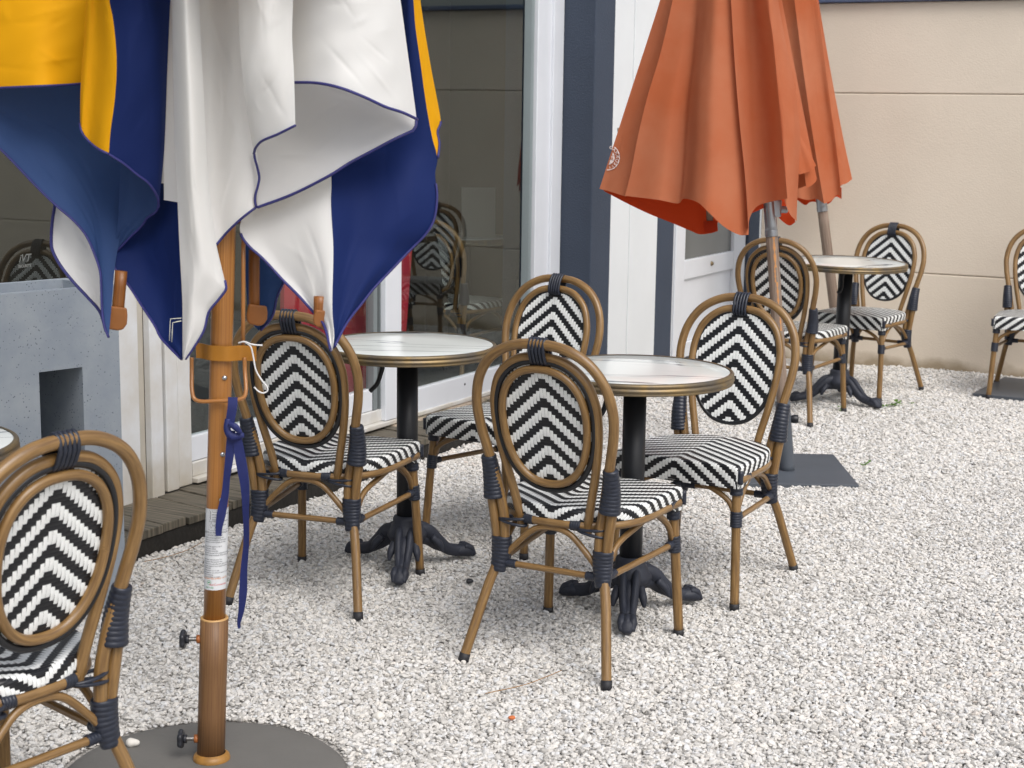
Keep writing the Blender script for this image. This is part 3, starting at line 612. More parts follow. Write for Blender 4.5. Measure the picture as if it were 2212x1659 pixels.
# underside P3
p = cloth('canopy_panel', [(-90,150,-.02),(80,150,.02),(300,150,.10)], [(-90,246,-.03),(0,322,-.03),(80,405,-.03),(121,445),(161,480),(185,510,-.04),(201,545),(215,588),(217,620),(219,673),(224,708),(233,731,-.09)], [(-90,150,-.02),(-90,246,-.03)], [(300,150,.10),(285,330,.10),(279,405,.08),(262,500,.02),(249,570,-.01),(241,660,-.05),(235,729,-.09)], Y1, NAV_LIT, U1, ns=60, fold=lambda u, v: .03*math.sin(PI*u)*(1-v), lab='navy underside of the left fold, coloured as if lit through')
h = [p[1][-1]]
p3b = cloth('canopy_panel', [(262,330,.03),(345,350,-.03)], [(247,547,.01),(249,546,.01)], [(262,330,.03),(254,480,.01),(246,547,.01)], [(345,350,-.03),(343,432),(338,456),(317,472),(309,485),(282,512),(249,546,.01)], Y1, NAV_LIT, U1, ns=24, nt=40, lab='small navy underside flap, coloured as if lit through')
h.append(p3b[1][:, -1]); hem(h, p[0], HEMM)
p = cloth('canopy_panel', [(121,430,.03),(172,440,.02)], [(229,716,.0),(231,717,.0)], [(121,430,.03),(113,480),(111,523),(113,539),(129,571),(161,612),(188,641),(216,674),(229,716,.0)], [(172,440,.02),(212,530),(224,600),(226,660),(231,717,.0)], Y1, CRM, U1, ns=24, nt=50, lab='small cream fold hanging at the left behind the blue underside', fold=lambda u, v: .01*math.sin(PI*u))
hem([p[1][:, 0]], p[0], HEMM, .0062)
# P5
SEAM = [(382,396,-.04),(387,480),(391,560,-.07),(394,660,-.10),(394,776,-.15)]
p = cloth('canopy_panel', [(252,396,.15),(320,396,.12),(382,396,-.04)], [(392,776,-.15),(394,776,-.15)], [(252,396,.15),(246,480,.07),(244,555,.0),(247,577),(263,598),(282,622,-.02),(303,655),(322,684),(336,706),(346,727,-.09),(370,754),(392,776,-.15)], SEAM, Y1, NAV, U1, fold=lambda u, v: .03*math.sin(PI*u)*(1-v)+(-.01)*math.sin(PI*u)*v, lab='dark navy panel hanging to a point left of the cream seam')
hem([p[1][8:, 0]], p[0], HEMM)
# stitched corner marks
mb = MB()
for c0 in ([(366,736),(367,708),(368,689),(392,687)], [(371,739),(372,715),(373,697),(392,693)]): tube(mb, [ondepth(a, b, Y1-.165) for a, b in c0], .0009, raw=True, seg=5)
mb.obj('stitching', mat('pale_thread', srgb(205, 205, 190), .8), p[0])
# tag strip
p = cloth('canopy_panel', [(352,-80,-.075),(400,-80,-.075)], [(354,432,-.06),(384,437,-.06)], [(352,-80,-.075),(353,200),(354,432,-.06)], [(400,-80,-.075),(384,437,-.06)], Y1, CRM_SH, U1, ns=8, nt=30, lab='cream tie strip in the gap, greyed for shade', wr=.0005)
# P6 roll
p6 = cloth('canopy_panel', [(368,-80,-.12),(398,-80,-.20),(428,-80,-.17)], [(394,777,-.15),(400,776,-.15)], [(368,-80,-.12),(370,0),(378,330,-.12),(382,405),(388,539),(394,660),(394,777,-.15)], [(428,-80,-.17),(430,0),(440,200,-.16),(451,400),(458,460),(467,526),(487,614,-.13),(488,624),(472,647),(451,673),(440,714),(419,749),(400,776,-.15)], Y1, CRM, U1, ns=36, nt=90, fold=lambda u, v: -.055*math.sin(PI*u)**.8*(1-.75*v), lab='cream front fold rolled like a tube')
hem([p6[1][57:, -1]], p6[0], HEMM, .0056)
# P7
p7 = cloth('canopy_panel', [(418,-80,-.09),(470,-80,-.06),(540,-80,-.05)], [(467,529,-.06),(491,501),(523,471,-.06),(554,447,-.06)], [(418,-80,-.09),(426,150),(436,350),(444,430),(467,529,-.06)], [(540,-80,-.05),(545,150,-.05),(552,300),(560,387,-.05),(553,420),(554,447,-.06)], Y1, CRM, U1, fold=lambda u, v: .012*math.sin(2*PI*u), lab='shaded cream panel recessed behind the front folds')
# P8
p8 = cloth('canopy_panel', [(513,-80,-.16),(560,-80,-.18),(634,-80,-.18)], [(549,330,-.08),(552,320),(564,306,-.11),(600,290),(638,271,-.19)], [(513,-80,-.16),(515,0),(517,70),(526,188,-.15),(538,270),(549,330,-.08)], [(634,-80,-.18),(633,0),(631,80),(635,161),(638,271,-.19)], Y1, CRM, U1, fold=lambda u, v: -.03*math.sin(PI*u), lab='white central fold with a curled hem')
sl = [ondepth(a, b, Y1-.065) for a, b in [(549,332),(551,345),(556,362),(560,384),(557,402),(552,420),(551,436),(554,447)]]
hem([p8[1][-1], p7[1][-1], smoothpath(sl, 24)], p8[0], HEMM)
# P9, P10
p9 = cloth('canopy_panel', [(622,-80,-.08),(740,-80,-.17),(851,-80,-.09)], [(628,178,-.10),(690,180,-.16),(739,191,-.19),(790,211,-.19),(833,231,-.16),(867,242,-.12),(900,257,-.05)], [(622,-80,-.08),(628,178,-.10)], [(851,-80,-.09),(865,0),(878,94),(889,174),(900,257,-.05)], Y1, CRM, U1, ns=60, fold=lambda u, v: -.012*math.sin(2*PI*u+1)*v, lab='white fold with an arched hem on the right', wr=.003)
p10 = cloth('canopy_panel', [(548,150,-.0),(700,150,.03),(886,215,.0)], [(556,448,-.06),(570,443),(629,421,-.07),(714,378,-.09),(755,352),(800,328),(851,301,-.08),(892,282,-.05)], [(548,150,-.0),(553,300),(556,448,-.06)], [(886,215,.0),(894,240),(899,262),(898,272),(892,282,-.05)], Y1, CRM_SH, U1, ns=60, fold=lambda u, v: .02*math.sin(PI*u)*(1-v), lab='cream underside showing below the arched hem, greyed for shade')
hem([p9[1][-1], p10[1][-1], p10[1][35:, -1]], p9[0], HEMM, .0056)
# P11, P12
SM = [(716,330,.04),(716,405,-.03),(720,539,-.08),(718,673,-.13),(722,727),(718,757,-.17)]
p11 = cloth('canopy_panel', [(545,400,.03),(620,360,.05),(716,330,.04)], [(714,757,-.17),(718,757,-.17)], [(545,400,.03),(530,450),(518,494,-.02),(523,512),(537,531),(567,558),(610,604,-.04),(647,641),(674,671,-.08),(696,695),(704,714),(714,757,-.17)], SM, Y1, CRM, U1, fold=lambda u, v: .015*math.sin(2*PI*u)*(1-v), lab='cream triangle hanging to a point at the right')
p12 = cloth('canopy_panel', [(830,-80,.14),(886,-80,.03)], [(718,757,-.17),(723,748,-.17)], [(830,-80,.14),(800,120,.16),(750,270,.12),(716,405,-.03),(720,539,-.08),(718,673,-.13),(722,727),(718,757,-.17)], [(886,-80,.03),(893,0),(897,54),(908,134),(921,228),(935,303),(945,341,.06),(940,376),(944,425),(937,475),(921,504),(884,542,.03),(849,579),(808,622),(782,655,-.06),(749,698),(723,748,-.17)], Y1, NAV, U1, ns=50, nt=110, fold=lambda u, v: .028*math.sin(2*PI*u)*(1-v), lab='broad navy panel hanging to a point at the right')
h12 = p12[1][52:, -1]
pY = cloth('canopy_panel', [(886,-80,.03),(900,-80,.06)], [(944,338,.06),(946,341,.06)], [(886,-80,.03),(893,0),(897,54),(908,134),(921,228),(935,303),(944,338,.06)], [(900,-80,.06),(908,0),(929,134),(951,252,.10),(952,266),(945,285),(949,309),(946,341,.06)], Y1, YEL, U1, ns=12, nt=60, lab='narrow yellow fold at the right edge', wr=.001)
hem([p11[1][14:, 0], h12, pY[1][40:, -1]], p11[0], HEMM, .0054)
# inner fold behind the pole
p15 = cloth('canopy_panel', [(520,470,.13),(640,560,.10)], [(558,713,.08),(563,714,.08)], [(520,470,.13),(530,600),(542,695),(558,713,.08)], [(640,560,.10),(612,612),(599,641),(588,684),(563,714,.08)], Y1, NAV_LIT, U1, ns=24, nt=40, lab='navy underside of a rear fold beside the pole, coloured as if lit through')
hem([p15[1][10:, -1]], p15[0], HEMM)
# unseen rear half and upper part of the closed canopy
def rear_canopy(cx, cy, ztop, zbot, rt, rb, mats, parent, n=96, a0=-.25, a1=PI+.25, fl=8, line=None):
    mb = MB(); NZ = 24
    for k in range(n):
        for j in range(NZ):
            pass
    V = []; 
    for j in range(NZ+1):
        t = j/NZ
        for k in range(n+1):
            a = a0+(a1-a0)*k/n; r = (rt+(rb-rt)*t)*(1+.16*t*math.cos(fl*a)); z = ztop+(zbot-ztop)*t-.05*t*abs(math.sin(fl*a/2))
            if line is not None: q = line(ztop+(zbot-ztop)*t); cx = q[0]; 
            V.append((cx+r*math.cos(a), cy+r*math.sin(a), z))
    Fc = [(j*(n+1)+k, j*(n+1)+k+1, (j+1)*(n+1)+k+1, (j+1)*(n+1)+k) for j in range(NZ) for k in range(n)]
    mi = [(k*6//n) % len(mats) for j in range(NZ) for k in range(n)]
    return mesh('canopy_back', V, Fc, mats, parent, True, None, mi)
PB = np.array([-.678, 3.48, 0.]); PT = np.array([-.629, 3.48, 1.167]); PD = (PT-PB)/PT[2]
def pole1(z, r=0): return PB+PD*z
rear_canopy(pole1(1.9)[0], 3.60, 2.62, 1.34, .03, .22, [NAV, CRM, NAV, CRM], U1)
rear_canopy(*(pole1(2.1)[:2]), 2.62, 1.80, .03, .31, [CRM, NAV, YEL, NAV], U1, a0=PI-.1, a1=2*PI+.1)
# pole and fittings
def woodmat(name, c1, c2, rough=.35, sc_=(6, .9, 1)):
    return mat(name, c1, rough, noise=(3, .4, 8), col2=c2, uvn=sc_, coat=.12)
WOODP = woodmat('honey_wood_pole', srgb(176, 122, 62), srgb(136, 86, 38), .32, (9, .6, 1)); WOODS = woodmat('oak_print_sleeve', srgb(134, 98, 60), srgb(90, 60, 36), .6, (16, 1.6, 1))
OCH = mat('ochre_metal', srgb(168, 112, 30), .35, noise=(8, .12, 3)); ORP = mat('ochre_rod', srgb(162, 108, 54), .3, coat=.4)
def seg1(z0, z1, r, n=4, seg=32): return tube(MB(), [pole1(z0), pole1((z0+z1)/2), pole1(z1)], r, n=n, seg=seg)
seg1(.30, 2.66, .0245, 8).obj('pole', WOODP, U1)
seg1(.002, .336, .0315).obj('base_sleeve', WOODS, U1)
mb = MB(); lathe(mb, [(.0325, .0), (.0325, .337), (.030, .340), (.025, .337)], tuple(pole1(0)), 32); 
mb = MB(); lathe(mb, [(.032, .016), (.036, .013), (.040, .010), (.042, .004), (.042, .0)], tuple(pole1(.05)-np.array([0, 0, .05])+np.array([0, 0, .001])), 40); mb.obj('base_collar', mat('gold_collar', srgb(176, 128, 62), .45, noise=(30, .4, 4)), U1)
mb = MB(); lathe(mb, [(.0318, .3355), (.0305, .3385), (.025, .338)], tuple(PB+PD*.336-np.array([0, 0, .336])), 32); mb.obj('sleeve_lip', mat('pale_lip', srgb(190, 150, 96), .5), U1)
for z in (.287, .050):
    c = pole1(z); mb = MB()
    tube(mb, [c+(-.030, -.004, 0), c+(-.062, -.006, 0)], .0052, n=24, seg=10, rr=lambda t: 1+.12*math.sin(t*80))
    k = mb.obj('clamp_screw', mat('steel_thread', srgb(150, 148, 145), .3, metal=1), U1)
    mb = MB(); tube(mb, [c+(-.029, -.004, 0), c+(-.038, -.0045, 0)], .0105, n=3, seg=6); mb.obj('nut', mat('copper_nut', srgb(160, 96, 50), .4), k)
    mb = MB(); tube(mb, [c+(-.055, -.006, 0), c+(-.062, -.006, 0)], .010, n=3, seg=16)
    V0 = len(mb.V); tube(mb, [c+(-.062, -.006, 0), c+(-.064, -.006, 0), c+(-.072, -.0065, 0), c+(-.074, -.0065, 0)], [.017, .021, .021, .017], n=6, seg=48)
    for i in range(V0, len(mb.V)):
        v = np.array(mb.V[i]); a = math.atan2(v[2]-c[2], v[1]-c[1]); f = 1+.09*math.cos(7*a); mb.V[i] = (v[0], c[1]-.006+(v[1]-c[1]+.006)*f, c[2]+(v[2]-c[2])*f)
    mb.obj('star_knob', mat('black_knob', srgb(40, 42, 48), .4), k)
# screws
mb = MB()
for z in (.889, .718, .615):
    c = pole1(z)+(.012, -.0205, 0); tube(mb, [c, c+(.0008, -.0045, 0)], [.0062, .0045], n=4, seg=14)
mb.obj('pole_screw', mat('bright_screw', srgb(190, 192, 195), .25, metal=1), U1)
# instruction label
LBL = mat('label_white', srgb(214, 216, 218), .5); LTX = mat('label_print', srgb(92, 94, 100), .7); LOR = mat('label_orange', srgb(210, 130, 60), .7); LGR = mat('label_green', srgb(60, 150, 100), .7); LRD = mat('label_red', srgb(205, 110, 110), .7)
RL = .0251
def wrap(x, z, r=RL):                     # x metres around the pole face, 0 = facing the camera
    a = x/r; c = pole1(z); return (c[0]+r*math.sin(a+.18), c[1]-r*math.cos(a+.18), z)
mb = MB(); nx, nz = 24, 12; V = [wrap(-.047+.094*i/nx, .408+(.594-.408)*j/nz) for j in range(nz+1) for i in range(nx+1)]
mb.add(V, [(j*(nx+1)+i, j*(nx+1)+i+1, (j+1)*(nx+1)+i+1, (j+1)*(nx+1)+i) for j in range(nz) for i in range(nx)]); lab = mb.obj('instruction_label', LBL, U1)
def wtext(mb, s, size, x, z, mi=0, align='CENTER'):
    V, Fc = text_mesh(s, size, align=align, bold=.00004); mb.add([wrap(x+a, z+b, RL+.0004) for a, b, c in V], Fc, None, mi)
mb = MB()
for k, s in enumerate(['Remove closed', 'parasol if wind speed', 'exceeds 50km/h', '(Beaufort 7)']): wtext(mb, s, .0052, -.012, .5865-.0058*k, 0, 'LEFT')
wtext(mb, 'Pull ribs outwards', .0045, -.010, .556, 0, 'LEFT'); wtext(mb, 'INSTRUCTION MANUAL', .0058, -.001, .5385); wtext(mb, '(CODE UMB265)', .0050, -.004, .533)
lines = ['Read carefully and keep this', 'to be mentioned on a warranty', 'attached to the canopy as well', '', '12 months applies only if', 'of the base: 60kg.', 'of the base securely.', 'and pull several ribs outwards to open', 'if wind speed exceeds 30 km/hour always', '', 'any heat source/open fire.', 'or harden the parasol ribs.', 'children are not allowed close to the parasol', 'as mentioned if wind speed exceeds', 'STORAGE', 'Fixed when not in use.', 'damaged do not use or repair it under any', 'when cleaning.', 'to be modified or holes']
for k, s in enumerate(lines):
    if s: wtext(mb, s, .0042, -.030, .5275-.0050*k, 0, 'LEFT')
wtext(mb, 'Standard EK-5/AK6 14-7.01', .0056, .0, .4335, 1); wtext(mb, 'iberConnection', .0068, .008, .419, 3); wtext(mb, '2020-1603', .0048, -.014, .4125, 2)
for k in range(24):
    a0, a1 = 2*PI*k/24, 2*PI*(k+1)/24
    mb.add([wrap(-.015+r*math.cos(a), .4255+r*math.sin(a), RL+.0004) for r, a in ((.0045, a0), (.0054, a0), (.0054, a1), (.0045, a1))], [(0, 1, 2, 3)], None, 2)
mb.add([wrap(-.015+x, .4255+z, RL+.0004) for x, z in ((-.003, 0), (0, .0022), (.003, .001), (0, -.002))], [(0, 1, 2, 3)], None, 2)
def wline(mb, pts, wd=.0003):
    for (x0, z0), (x1, z1) in zip(pts[:-1], pts[1:]):
        nx_ = max(1, int(abs(x1-x0)/.003)); d = np.array([x1-x0, z1-z0]); L = np.linalg.norm(d); pr_ = np.array([-d[1], d[0]])/L*wd
        for q in range(nx_):
            a = np.array([x0, z0])+d*q/nx_; b = np.array([x0, z0])+d*(q+1)/nx_
            mb.add([wrap(*(a-pr_), RL+.0005), wrap(*(b-pr_), RL+.0005), wrap(*(b+pr_), RL+.0005), wrap(*(a+pr_), RL+.0005)], [(0, 1, 2, 3)])
wline(mb, [(-.019, .592), (.03, .592), (.03, .567), (-.019, .567), (-.019, .592)]); wline(mb, [(-.019, .5655), (.03, .5655), (.03, .546), (-.019, .546), (-.019, .5655)])
wline(mb, [(-.015, .570), (-.015, .590)], .0008)
wline(mb, [(-.013, .549), (-.013, .552), (-.016, .556), (-.013, .565), (-.010, .556), (-.013, .552)]); wline(mb, [(-.008, .556), (-.004, .556), (-.003, .553), (-.005, .548)]); wline(mb, [(-.003, .553), (-.001, .548)]); wline(mb, [(-.0042, .559), (-.0028, .559)], .0009)
mb.obj('label_print', [LTX, LOR, LGR, LRD], lab)
# bracket band, crank loop, rods, ribs
def W1(u, v, d=0.): return ondepth(u, v, Y1+d)
mb = MB(); V = []; nb = 40
for k in range(nb+1):
    x = -.066+.132*k/nb; c = pole1(.944); y = -.0255*math.exp(-((x+.012)/.030)**4*.6)-.004
    for (dz, dy) in ((-.0165, 0), (.0165, 0), (.0165, .003), (-.0165, .003)): V.append((c[0]+x+.012, c[1]+y+dy-.004, .944+dz-.04*x))
Fc = [(k*4+q, k*4+(q+1) % 4, (k+1)*4+(q+1) % 4, (k+1)*4+q) for k in range(nb) for q in range(4)]+[(0, 1, 2, 3), tuple(nb*4+q for q in (3, 2, 1, 0))]
mb.add(V, Fc); mb.obj('clamp_band', OCH, U1, False)
hp_ = tube(MB(), [W1(414, 772, -.01), W1(414, 800, -.012), W1(415, 846, -.03), W1(419, 860, -.034), W1(428, 866, -.036), W1(470, 866, -.037), W1(515, 863, -.036), W1(527, 858, -.034), W1(531, 846, -.03), W1(529, 800, -.012), W1(528, 772, -.01)], .0046, n=90, seg=12).obj('pull_handle', ORP, U1)
for (a, b, r) in (((525, 752), (526, 500), .0046), ): tube(MB(), [W1(a[0], a[1], 0), W1(b[0], b[1], 0)], r, n=4).obj('pull_rod', ORP, U1)
RIBM = woodmat('wood_rib', srgb(150, 92, 34), srgb(112, 66, 24), .45, (6, 1, 1)); LEA = mat('tan_leather', srgb(146, 92, 44), .45, noise=(20, .15, 4), bump=(150, .2, .001))
def rib(u0, v0, u1, v1, wd, dd, pu0, pv0, pu1, pv1, lean=0):
    r_ = tube(MB(), [W1(u0, v0, dd), W1(u1, v1, dd)], wd, n=4, seg=4 if 0 else 10, ell=(.7, 1), up=(0, 1, 0)).obj('rib', RIBM, U1)
    mb = MB(); V = []; rx = 7; n = 24
    base = [(pu0+4, pv0), (pu1-2, pv0+5), (pu1, pv0+20), (pu1-1, pv1-14), (pu1-9, pv1-2), (pu1-20, pv1), (pu0+6, pv1-3), (pu0, pv1-10), (pu0-1, (pv0+pv1)/2)]
    for off in (-.014, .010):
        for a, b in base: V.append(W1(a+lean*(b-pv0), b, dd+off))
    nb_ = len(base); mb.add(V, [tuple(range(nb_))[::-1], tuple(range(nb_, 2*nb_))]+[(i, (i+1) % nb_, nb_+(i+1) % nb_, nb_+i) for i in range(nb_)])
    o = mb.obj('leather_pocket', LEA, r_, False); bevel(o, .004, 3)
rib(262, 585, 253, 690, .0135, -.03, 229, 660, 276, 714, -.02)
rib(549, 540, 549, 680, .0125, .06, 533, 656, 578, 704)
rib(690, 640, 690, 690, .0125, -.10, 677, 668, 716, 709)
mb = MB(); lathe(mb, [(.0001, .03), (.034, .03), (.034, 0), (.0001, 0)], (pole1(1.235)[0], Y1, 1.225), 24); mb.obj('runner', mat('red_brown_runner', srgb(130, 60, 30), .4), U1)
# white cord and blue strap
tube(MB(), [W1(515, 741, -.03), W1(528, 738, -.035), W1(545, 744, -.035), W1(567, 746, -.03)], .0018, n=20, seg=8).obj('white_cord', mat('white_cord', srgb(222, 222, 222), .5), U1)
tube(MB(), [W1(528, 738, -.035), W1(541, 748, -.034), W1(547, 770, -.03), W1(553, 800, -.03), W1(566, 822, -.03), W1(578, 838, -.03), W1(577, 845, -.03), W1(568, 849, -.03), W1(558, 845, -.03), W1(549, 836, -.03)], .0018, n=60, seg=8).obj('white_cord', bpy.data.materials['white_cord'], U1)
def ribbon(name, pts, parent, m, th=.0009):
    """pts: (x,y,width_px,depth,twist)"""
    P = np.array([(a, b, c*1.15, d*1000, e*25) for a, b, c, d, e in pts], float); Q = smoothpath(P, 60); V = []; 
    for i, (a, b, c, d, e) in enumerate(Q):
        d /= 1000; e /= 100
        t = Q[min(i+1, 59)][:2]-Q[max(i-1, 0)][:2]; t = t/np.linalg.norm(t); nx = np.array([-t[1], t[0]])*c/2
        for s in (-1, 1):
            for o in (-th, th): V.append(W1(a+s*nx[0], b+s*nx[1], d+s*e*.012+o))
    Fc = []
    for i in range(59):
        a = i*4; b = a+4; Fc += [(a, a+1, b+1, b), (a+2, b+2, b+3, a+3), (a, b, b+2, a+2), (a+1, a+3, b+3, b+1)]
    Fc += [(0, 2, 3, 1), (236, 237, 239, 238)]
    return mesh(name, V, Fc, m, parent, False)
STR = mat('navy_strap', srgb(28, 38, 98), .6, noise=(60, .15, 2))
st = empty('blue_strap'); tag(st, 'knotted navy fabric strap hanging from the parasol pull handle', 'strap')
ribbon('loop', [(503,858,18,-.042,0),(502,880,18,-.045,.2),(498,905,17,-.045,.6),(497,925,16,-.045,.9)], st, STR)
ribbon('tail', [(500,930,15,-.045,.6),(498,965,17,-.042,.3),(494,1000,15,-.042,.9),(490,1030,13,-.042,1.2),(486,1070,14,-.042,.6),(478,1110,17,-.042,.3),(473,1140,13,-.042,.4),(472,1158,11,-.042,0)], st, STR)
ribbon('tail', [(512,935,14,-.048,.4),(516,970,19,-.046,.2),(523,1010,20,-.046,.4),(529,1050,17,-.046,.9),(531,1110,12,-.046,1.3),(532,1170,11,-.046,1.2),(527,1230,13,-.046,.8),(525,1280,15,-.046,.4),(521,1320,11,-.046,.8),(516,1345,7,-.046,.4),(517,1358,5,-.046,0)], st, STR)
mb = MB(); tube(mb, [W1(492, 905, -.045), W1(491, 928, -.05), W1(500, 943, -.055), W1(515, 942, -.052), W1(527, 940, -.046)], [.007, .0085, .0095, .009, .006], n=30, seg=6, ell=(.35, 1), up=(0, 1, 0)); tube(mb, [W1(494, 915, -.058), W1(508, 922, -.062), W1(520, 936, -.058)], [.005, .008, .005], n=16, seg=10, ell=(.6, 1), up=(0, 1, 0)); mb.obj('knot', STR, st)
# base disk
DISK = mat('charcoal_base', srgb(112, 110, 106), .65, noise=(5, .12, 6), bump=(60, .25, .003))
mb = MB(); lathe(mb, [(.0001, .0), (.29, .0), (.312, -.003), (.322, -.012), (.325, -.03), (.325, -.045)], (0, 0, 0), 96); o = mb.obj('base_disk', DISK, U1); o.location = (-.678, 3.40, .0005)

# ================================================================== ORANGE PARASOLS
ORG = mat('faded_orange_canvas', srgb(188, 118, 86), .8, spec=.2, noise=(2.2, .2, 5), col2=srgb(178, 96, 60), transl=(.14, srgb(212, 112, 66)), bump=(400, .1, .001))
ORI = mat('orange_canvas_inside', srgb(196, 70, 36), .8, spec=.2, noise=(4, .15, 3), transl=(.4, srgb(228, 78, 34)))
WTH = mat('weathered_wood_pole', srgb(150, 134, 120), .7, noise=(2, .3, 7), col2=srgb(118, 98, 84), uvn=(5, 2.5, 1), bump=(1, .4, .004))
STL = mat('brushed_steel', srgb(176, 180, 186), .3, metal=.9, noise=(10, .1, 3)); DGS = mat('dark_grey_steel', srgb(84, 90, 98), .5, noise=(5, .15, 5), bump=(60, .15, .002))
PEEL = mat('peeling_varnish', srgb(196, 138, 84), .5)
U2_ = empty('orange_parasol'); tag(U2_, 'closed orange parasol with the white round emblem, nearer of the two', 'parasol', 'closed faded orange parasols')
Y2 = 6.55; S = []
O1 = cloth('canopy_panel', [(1448,-80,.03),(1478,-80,-.02)], [(1295,408,.02),(1325,416,-.04),(1352,425,-.06)], [(1448,-80,.03),(1426,0),(1360,205),(1295,408,.02)], [(1478,-80,-.02),(1459,0),(1435,107),(1403,215),(1384,295),(1366,376),(1352,425,-.06)], Y2, ORG, U2_, ns=30, store=S, wr=.0012, fold=lambda u, v: .02*math.sin(PI*u), lab='left fold carrying the white emblem')
L2 = [(1470,-80,-.10),(1453,0),(1429,107),(1397,215,-.12),(1378,295),(1362,376),(1350,423,-.12)]
SM2 = [(1574,-80,-.22),(1579,0),(1587,134),(1598,268,-.26),(1609,376),(1614,445),(1617,507,-.27)]
O2 = cloth('canopy_panel', [(1470,-80,-.10),(1520,-80,-.12),(1574,-80,-.22)], [(1350,423,-.12),(1424,432,-.21),(1467,439,-.16),(1475,430),(1491,431,-.20),(1510,439),(1533,461,-.24),(1566,491),(1600,508),(1617,507,-.27)], L2, SM2, Y2, ORG, U2_, ns=80, nt=70, wr=.0015, fold=lambda u, v: .06*math.sin(2.1*PI*u+.5)*(.4+.6*v)+.03*v*v*math.exp(-((u-.44)/.07)**2), lab='broad front fold')
O3 = cloth('canopy_panel', [(1574,-80,-.22),(1620,-80,-.12),(1652,-80,-.20)], [(1617,507,-.27),(1620,470,-.20),(1640,443,-.14),(1665,436,-.14),(1701,429,-.22)], SM2, [(1652,-80,-.20),(1656,0),(1668,70),(1676,150),(1688,280,-.22),(1701,429,-.22)], Y2, ORG, U2_, ns=50, nt=70, wr=.0015, fold=lambda u, v: .05*math.sin(PI*u)*(.4+.6*v), lab='shaded fold right of the seam')
O4 = cloth('canopy_panel', [(1648,-80,-.14),(1672,-80,-.06)], [(1695,436,-.12),(1706,462,-.08),(1721,478,-.02)], [(1648,-80,-.14),(1670,150),(1686,300),(1695,436,-.12)], [(1672,-80,-.06),(1681,0),(1698,94),(1717,188),(1728,282),(1725,376),(1722,440),(1721,478,-.02)], Y2, ORG, U2_, ns=24, wr=.003, fold=lambda u, v: -.03*math.sin(PI*u), lab='right edge fold')
O5 = cloth('canopy_panel', [(1690,180,.0),(1718,180,.02)], [(1726,377,.02),(1746,371),(1763,358,.06)], [(1690,180,.0),(1726,377,.02)], [(1718,180,.02),(1729,290),(1746,322),(1763,358,.06)], Y2, ORG, U2_, ns=14, nt=24, lab='small pointed flap at the right')
O6 = cloth('canopy_panel', [(1300,400,.05),(1430,400,.10),(1562,410,.08)], [(1305,413,.05),(1352,438),(1400,461,.06),(1450,481),(1493,499,.04),(1512,506,.02),(1538,502,.02),(1552,478,.06)], [(1300,400,.05),(1305,413,.05)], [(1562,410,.08),(1558,450),(1552,478,.06)], Y2, ORI, U2_, ns=60, nt=30, lab='saturated orange inside below the left hem')
O7 = cloth('canopy_panel', [(1600,425,.10),(1710,425,.12)], [(1608,468,.08),(1630,458),(1660,448,.14),(1672,456),(1684,472),(1704,487,.06),(1718,480,.02)], [(1600,425,.10),(1608,468,.08)], [(1710,425,.12),(1718,480,.02)], Y2, ORI, U2_, ns=40, nt=16, lab='dark orange inside behind the steel tube')
mb = MB(); V = [ondepth(a, b, Y2+d) for d in (.0, .03) for a, b in ((1519,477),(1549,477),(1551,499),(1536,504),(1521,500))]; mb.add(V, [(0,1,2,3,4), (9,8,7,6,5)]+[(i, (i+1)%5, 5+(i+1)%5, 5+i) for i in range(5)]); mb.obj('rib_pocket', ORI, U2_, False)
tube(MB(), [ondepth(1533, 430, Y2+.015), ondepth(1533, 480, Y2+.015)], .014, n=3, seg=8).obj('rib', WTH, U2_)
def pline(P0, P1): return lambda z: P0+(P1-P0)*((z-P0[2])/(P1[2]-P0[2]))
a2 = ondepth(1700, 1012, Y2); b2 = ondepth(1667, 510, Y2); pl2 = pline(a2, b2)
def ptube(f, z0, z1, r, name, m, par, seg=24): return tube(MB(), [f(z0), f((z0+z1)/2), f(z1)], r, n=12, seg=seg).obj(name, m, par)
po2 = ptube(pl2, .20, .99, .0245, 'wooden_pole', WTH, U2_)
ptube(pl2, .985, 1.45, .0255, 'steel_tube', STL, U2_); ptube(pl2, .985, 1.01, .0268, 'steel_ring', STL, U2_)
ptube(pl2, .005, .30, .031, 'base_sleeve', DGS, U2_)
ptube(pl2, 1.4, 2.9, .024, 'upper_pole', WTH, U2_)
mb = MB()
for i in range(2):
    c0 = pl2(.0)
    for (z0, z1, xo, wd) in (((.985, .86, .004, .013), (.86, .80, .0, .008)) if i == 0 else ((.80, .70, .006, .010), (.70, .60, .010, .009))):
        n_ = 8; V = []
        for k in range(n_+1):
            z = z0+(z1-z0)*k/n_; c = pl2(z); a_ = xo/.0245; dw = wd*(.6+.4*math.sin(k*2.3+z0*40))/.0245
            for q in (-.5, 0, .5): V.append((c[0]+.0251*math.sin(a_+dw*q), c[1]-.0251*math.cos(a_+dw*q), z))
        mb.add(V, [(k*3+q, k*3+q+1, (k+1)*3+q+1, (k+1)*3+q) for k in range(n_) for q in (0, 1)])
mb.obj('peeling_varnish', PEEL, po2)
c = ondepth(1695, 450, Y2); mb = MB(); box(mb, c[0]-.055, c[0]-.015, c[1]-.02, c[1]+.02, c[2]-.035, c[2]+.035); tube(mb, [c+(-.02, 0, -.005), c+(.012, -.01, -.005)], .014, n=4); o = mb.obj('crank_housing', STL, U2_, False); bevel(o, .006)
c = ondepth(1710, 905, Y2); mb = MB(); tube(mb, [c+(-.02, 0, 0), c+(.014, 0, 0), c+(.026, 0, 0)], [.008, .019, .017], n=8, seg=10); mb.obj('clamp_knob', POLEB, U2_)
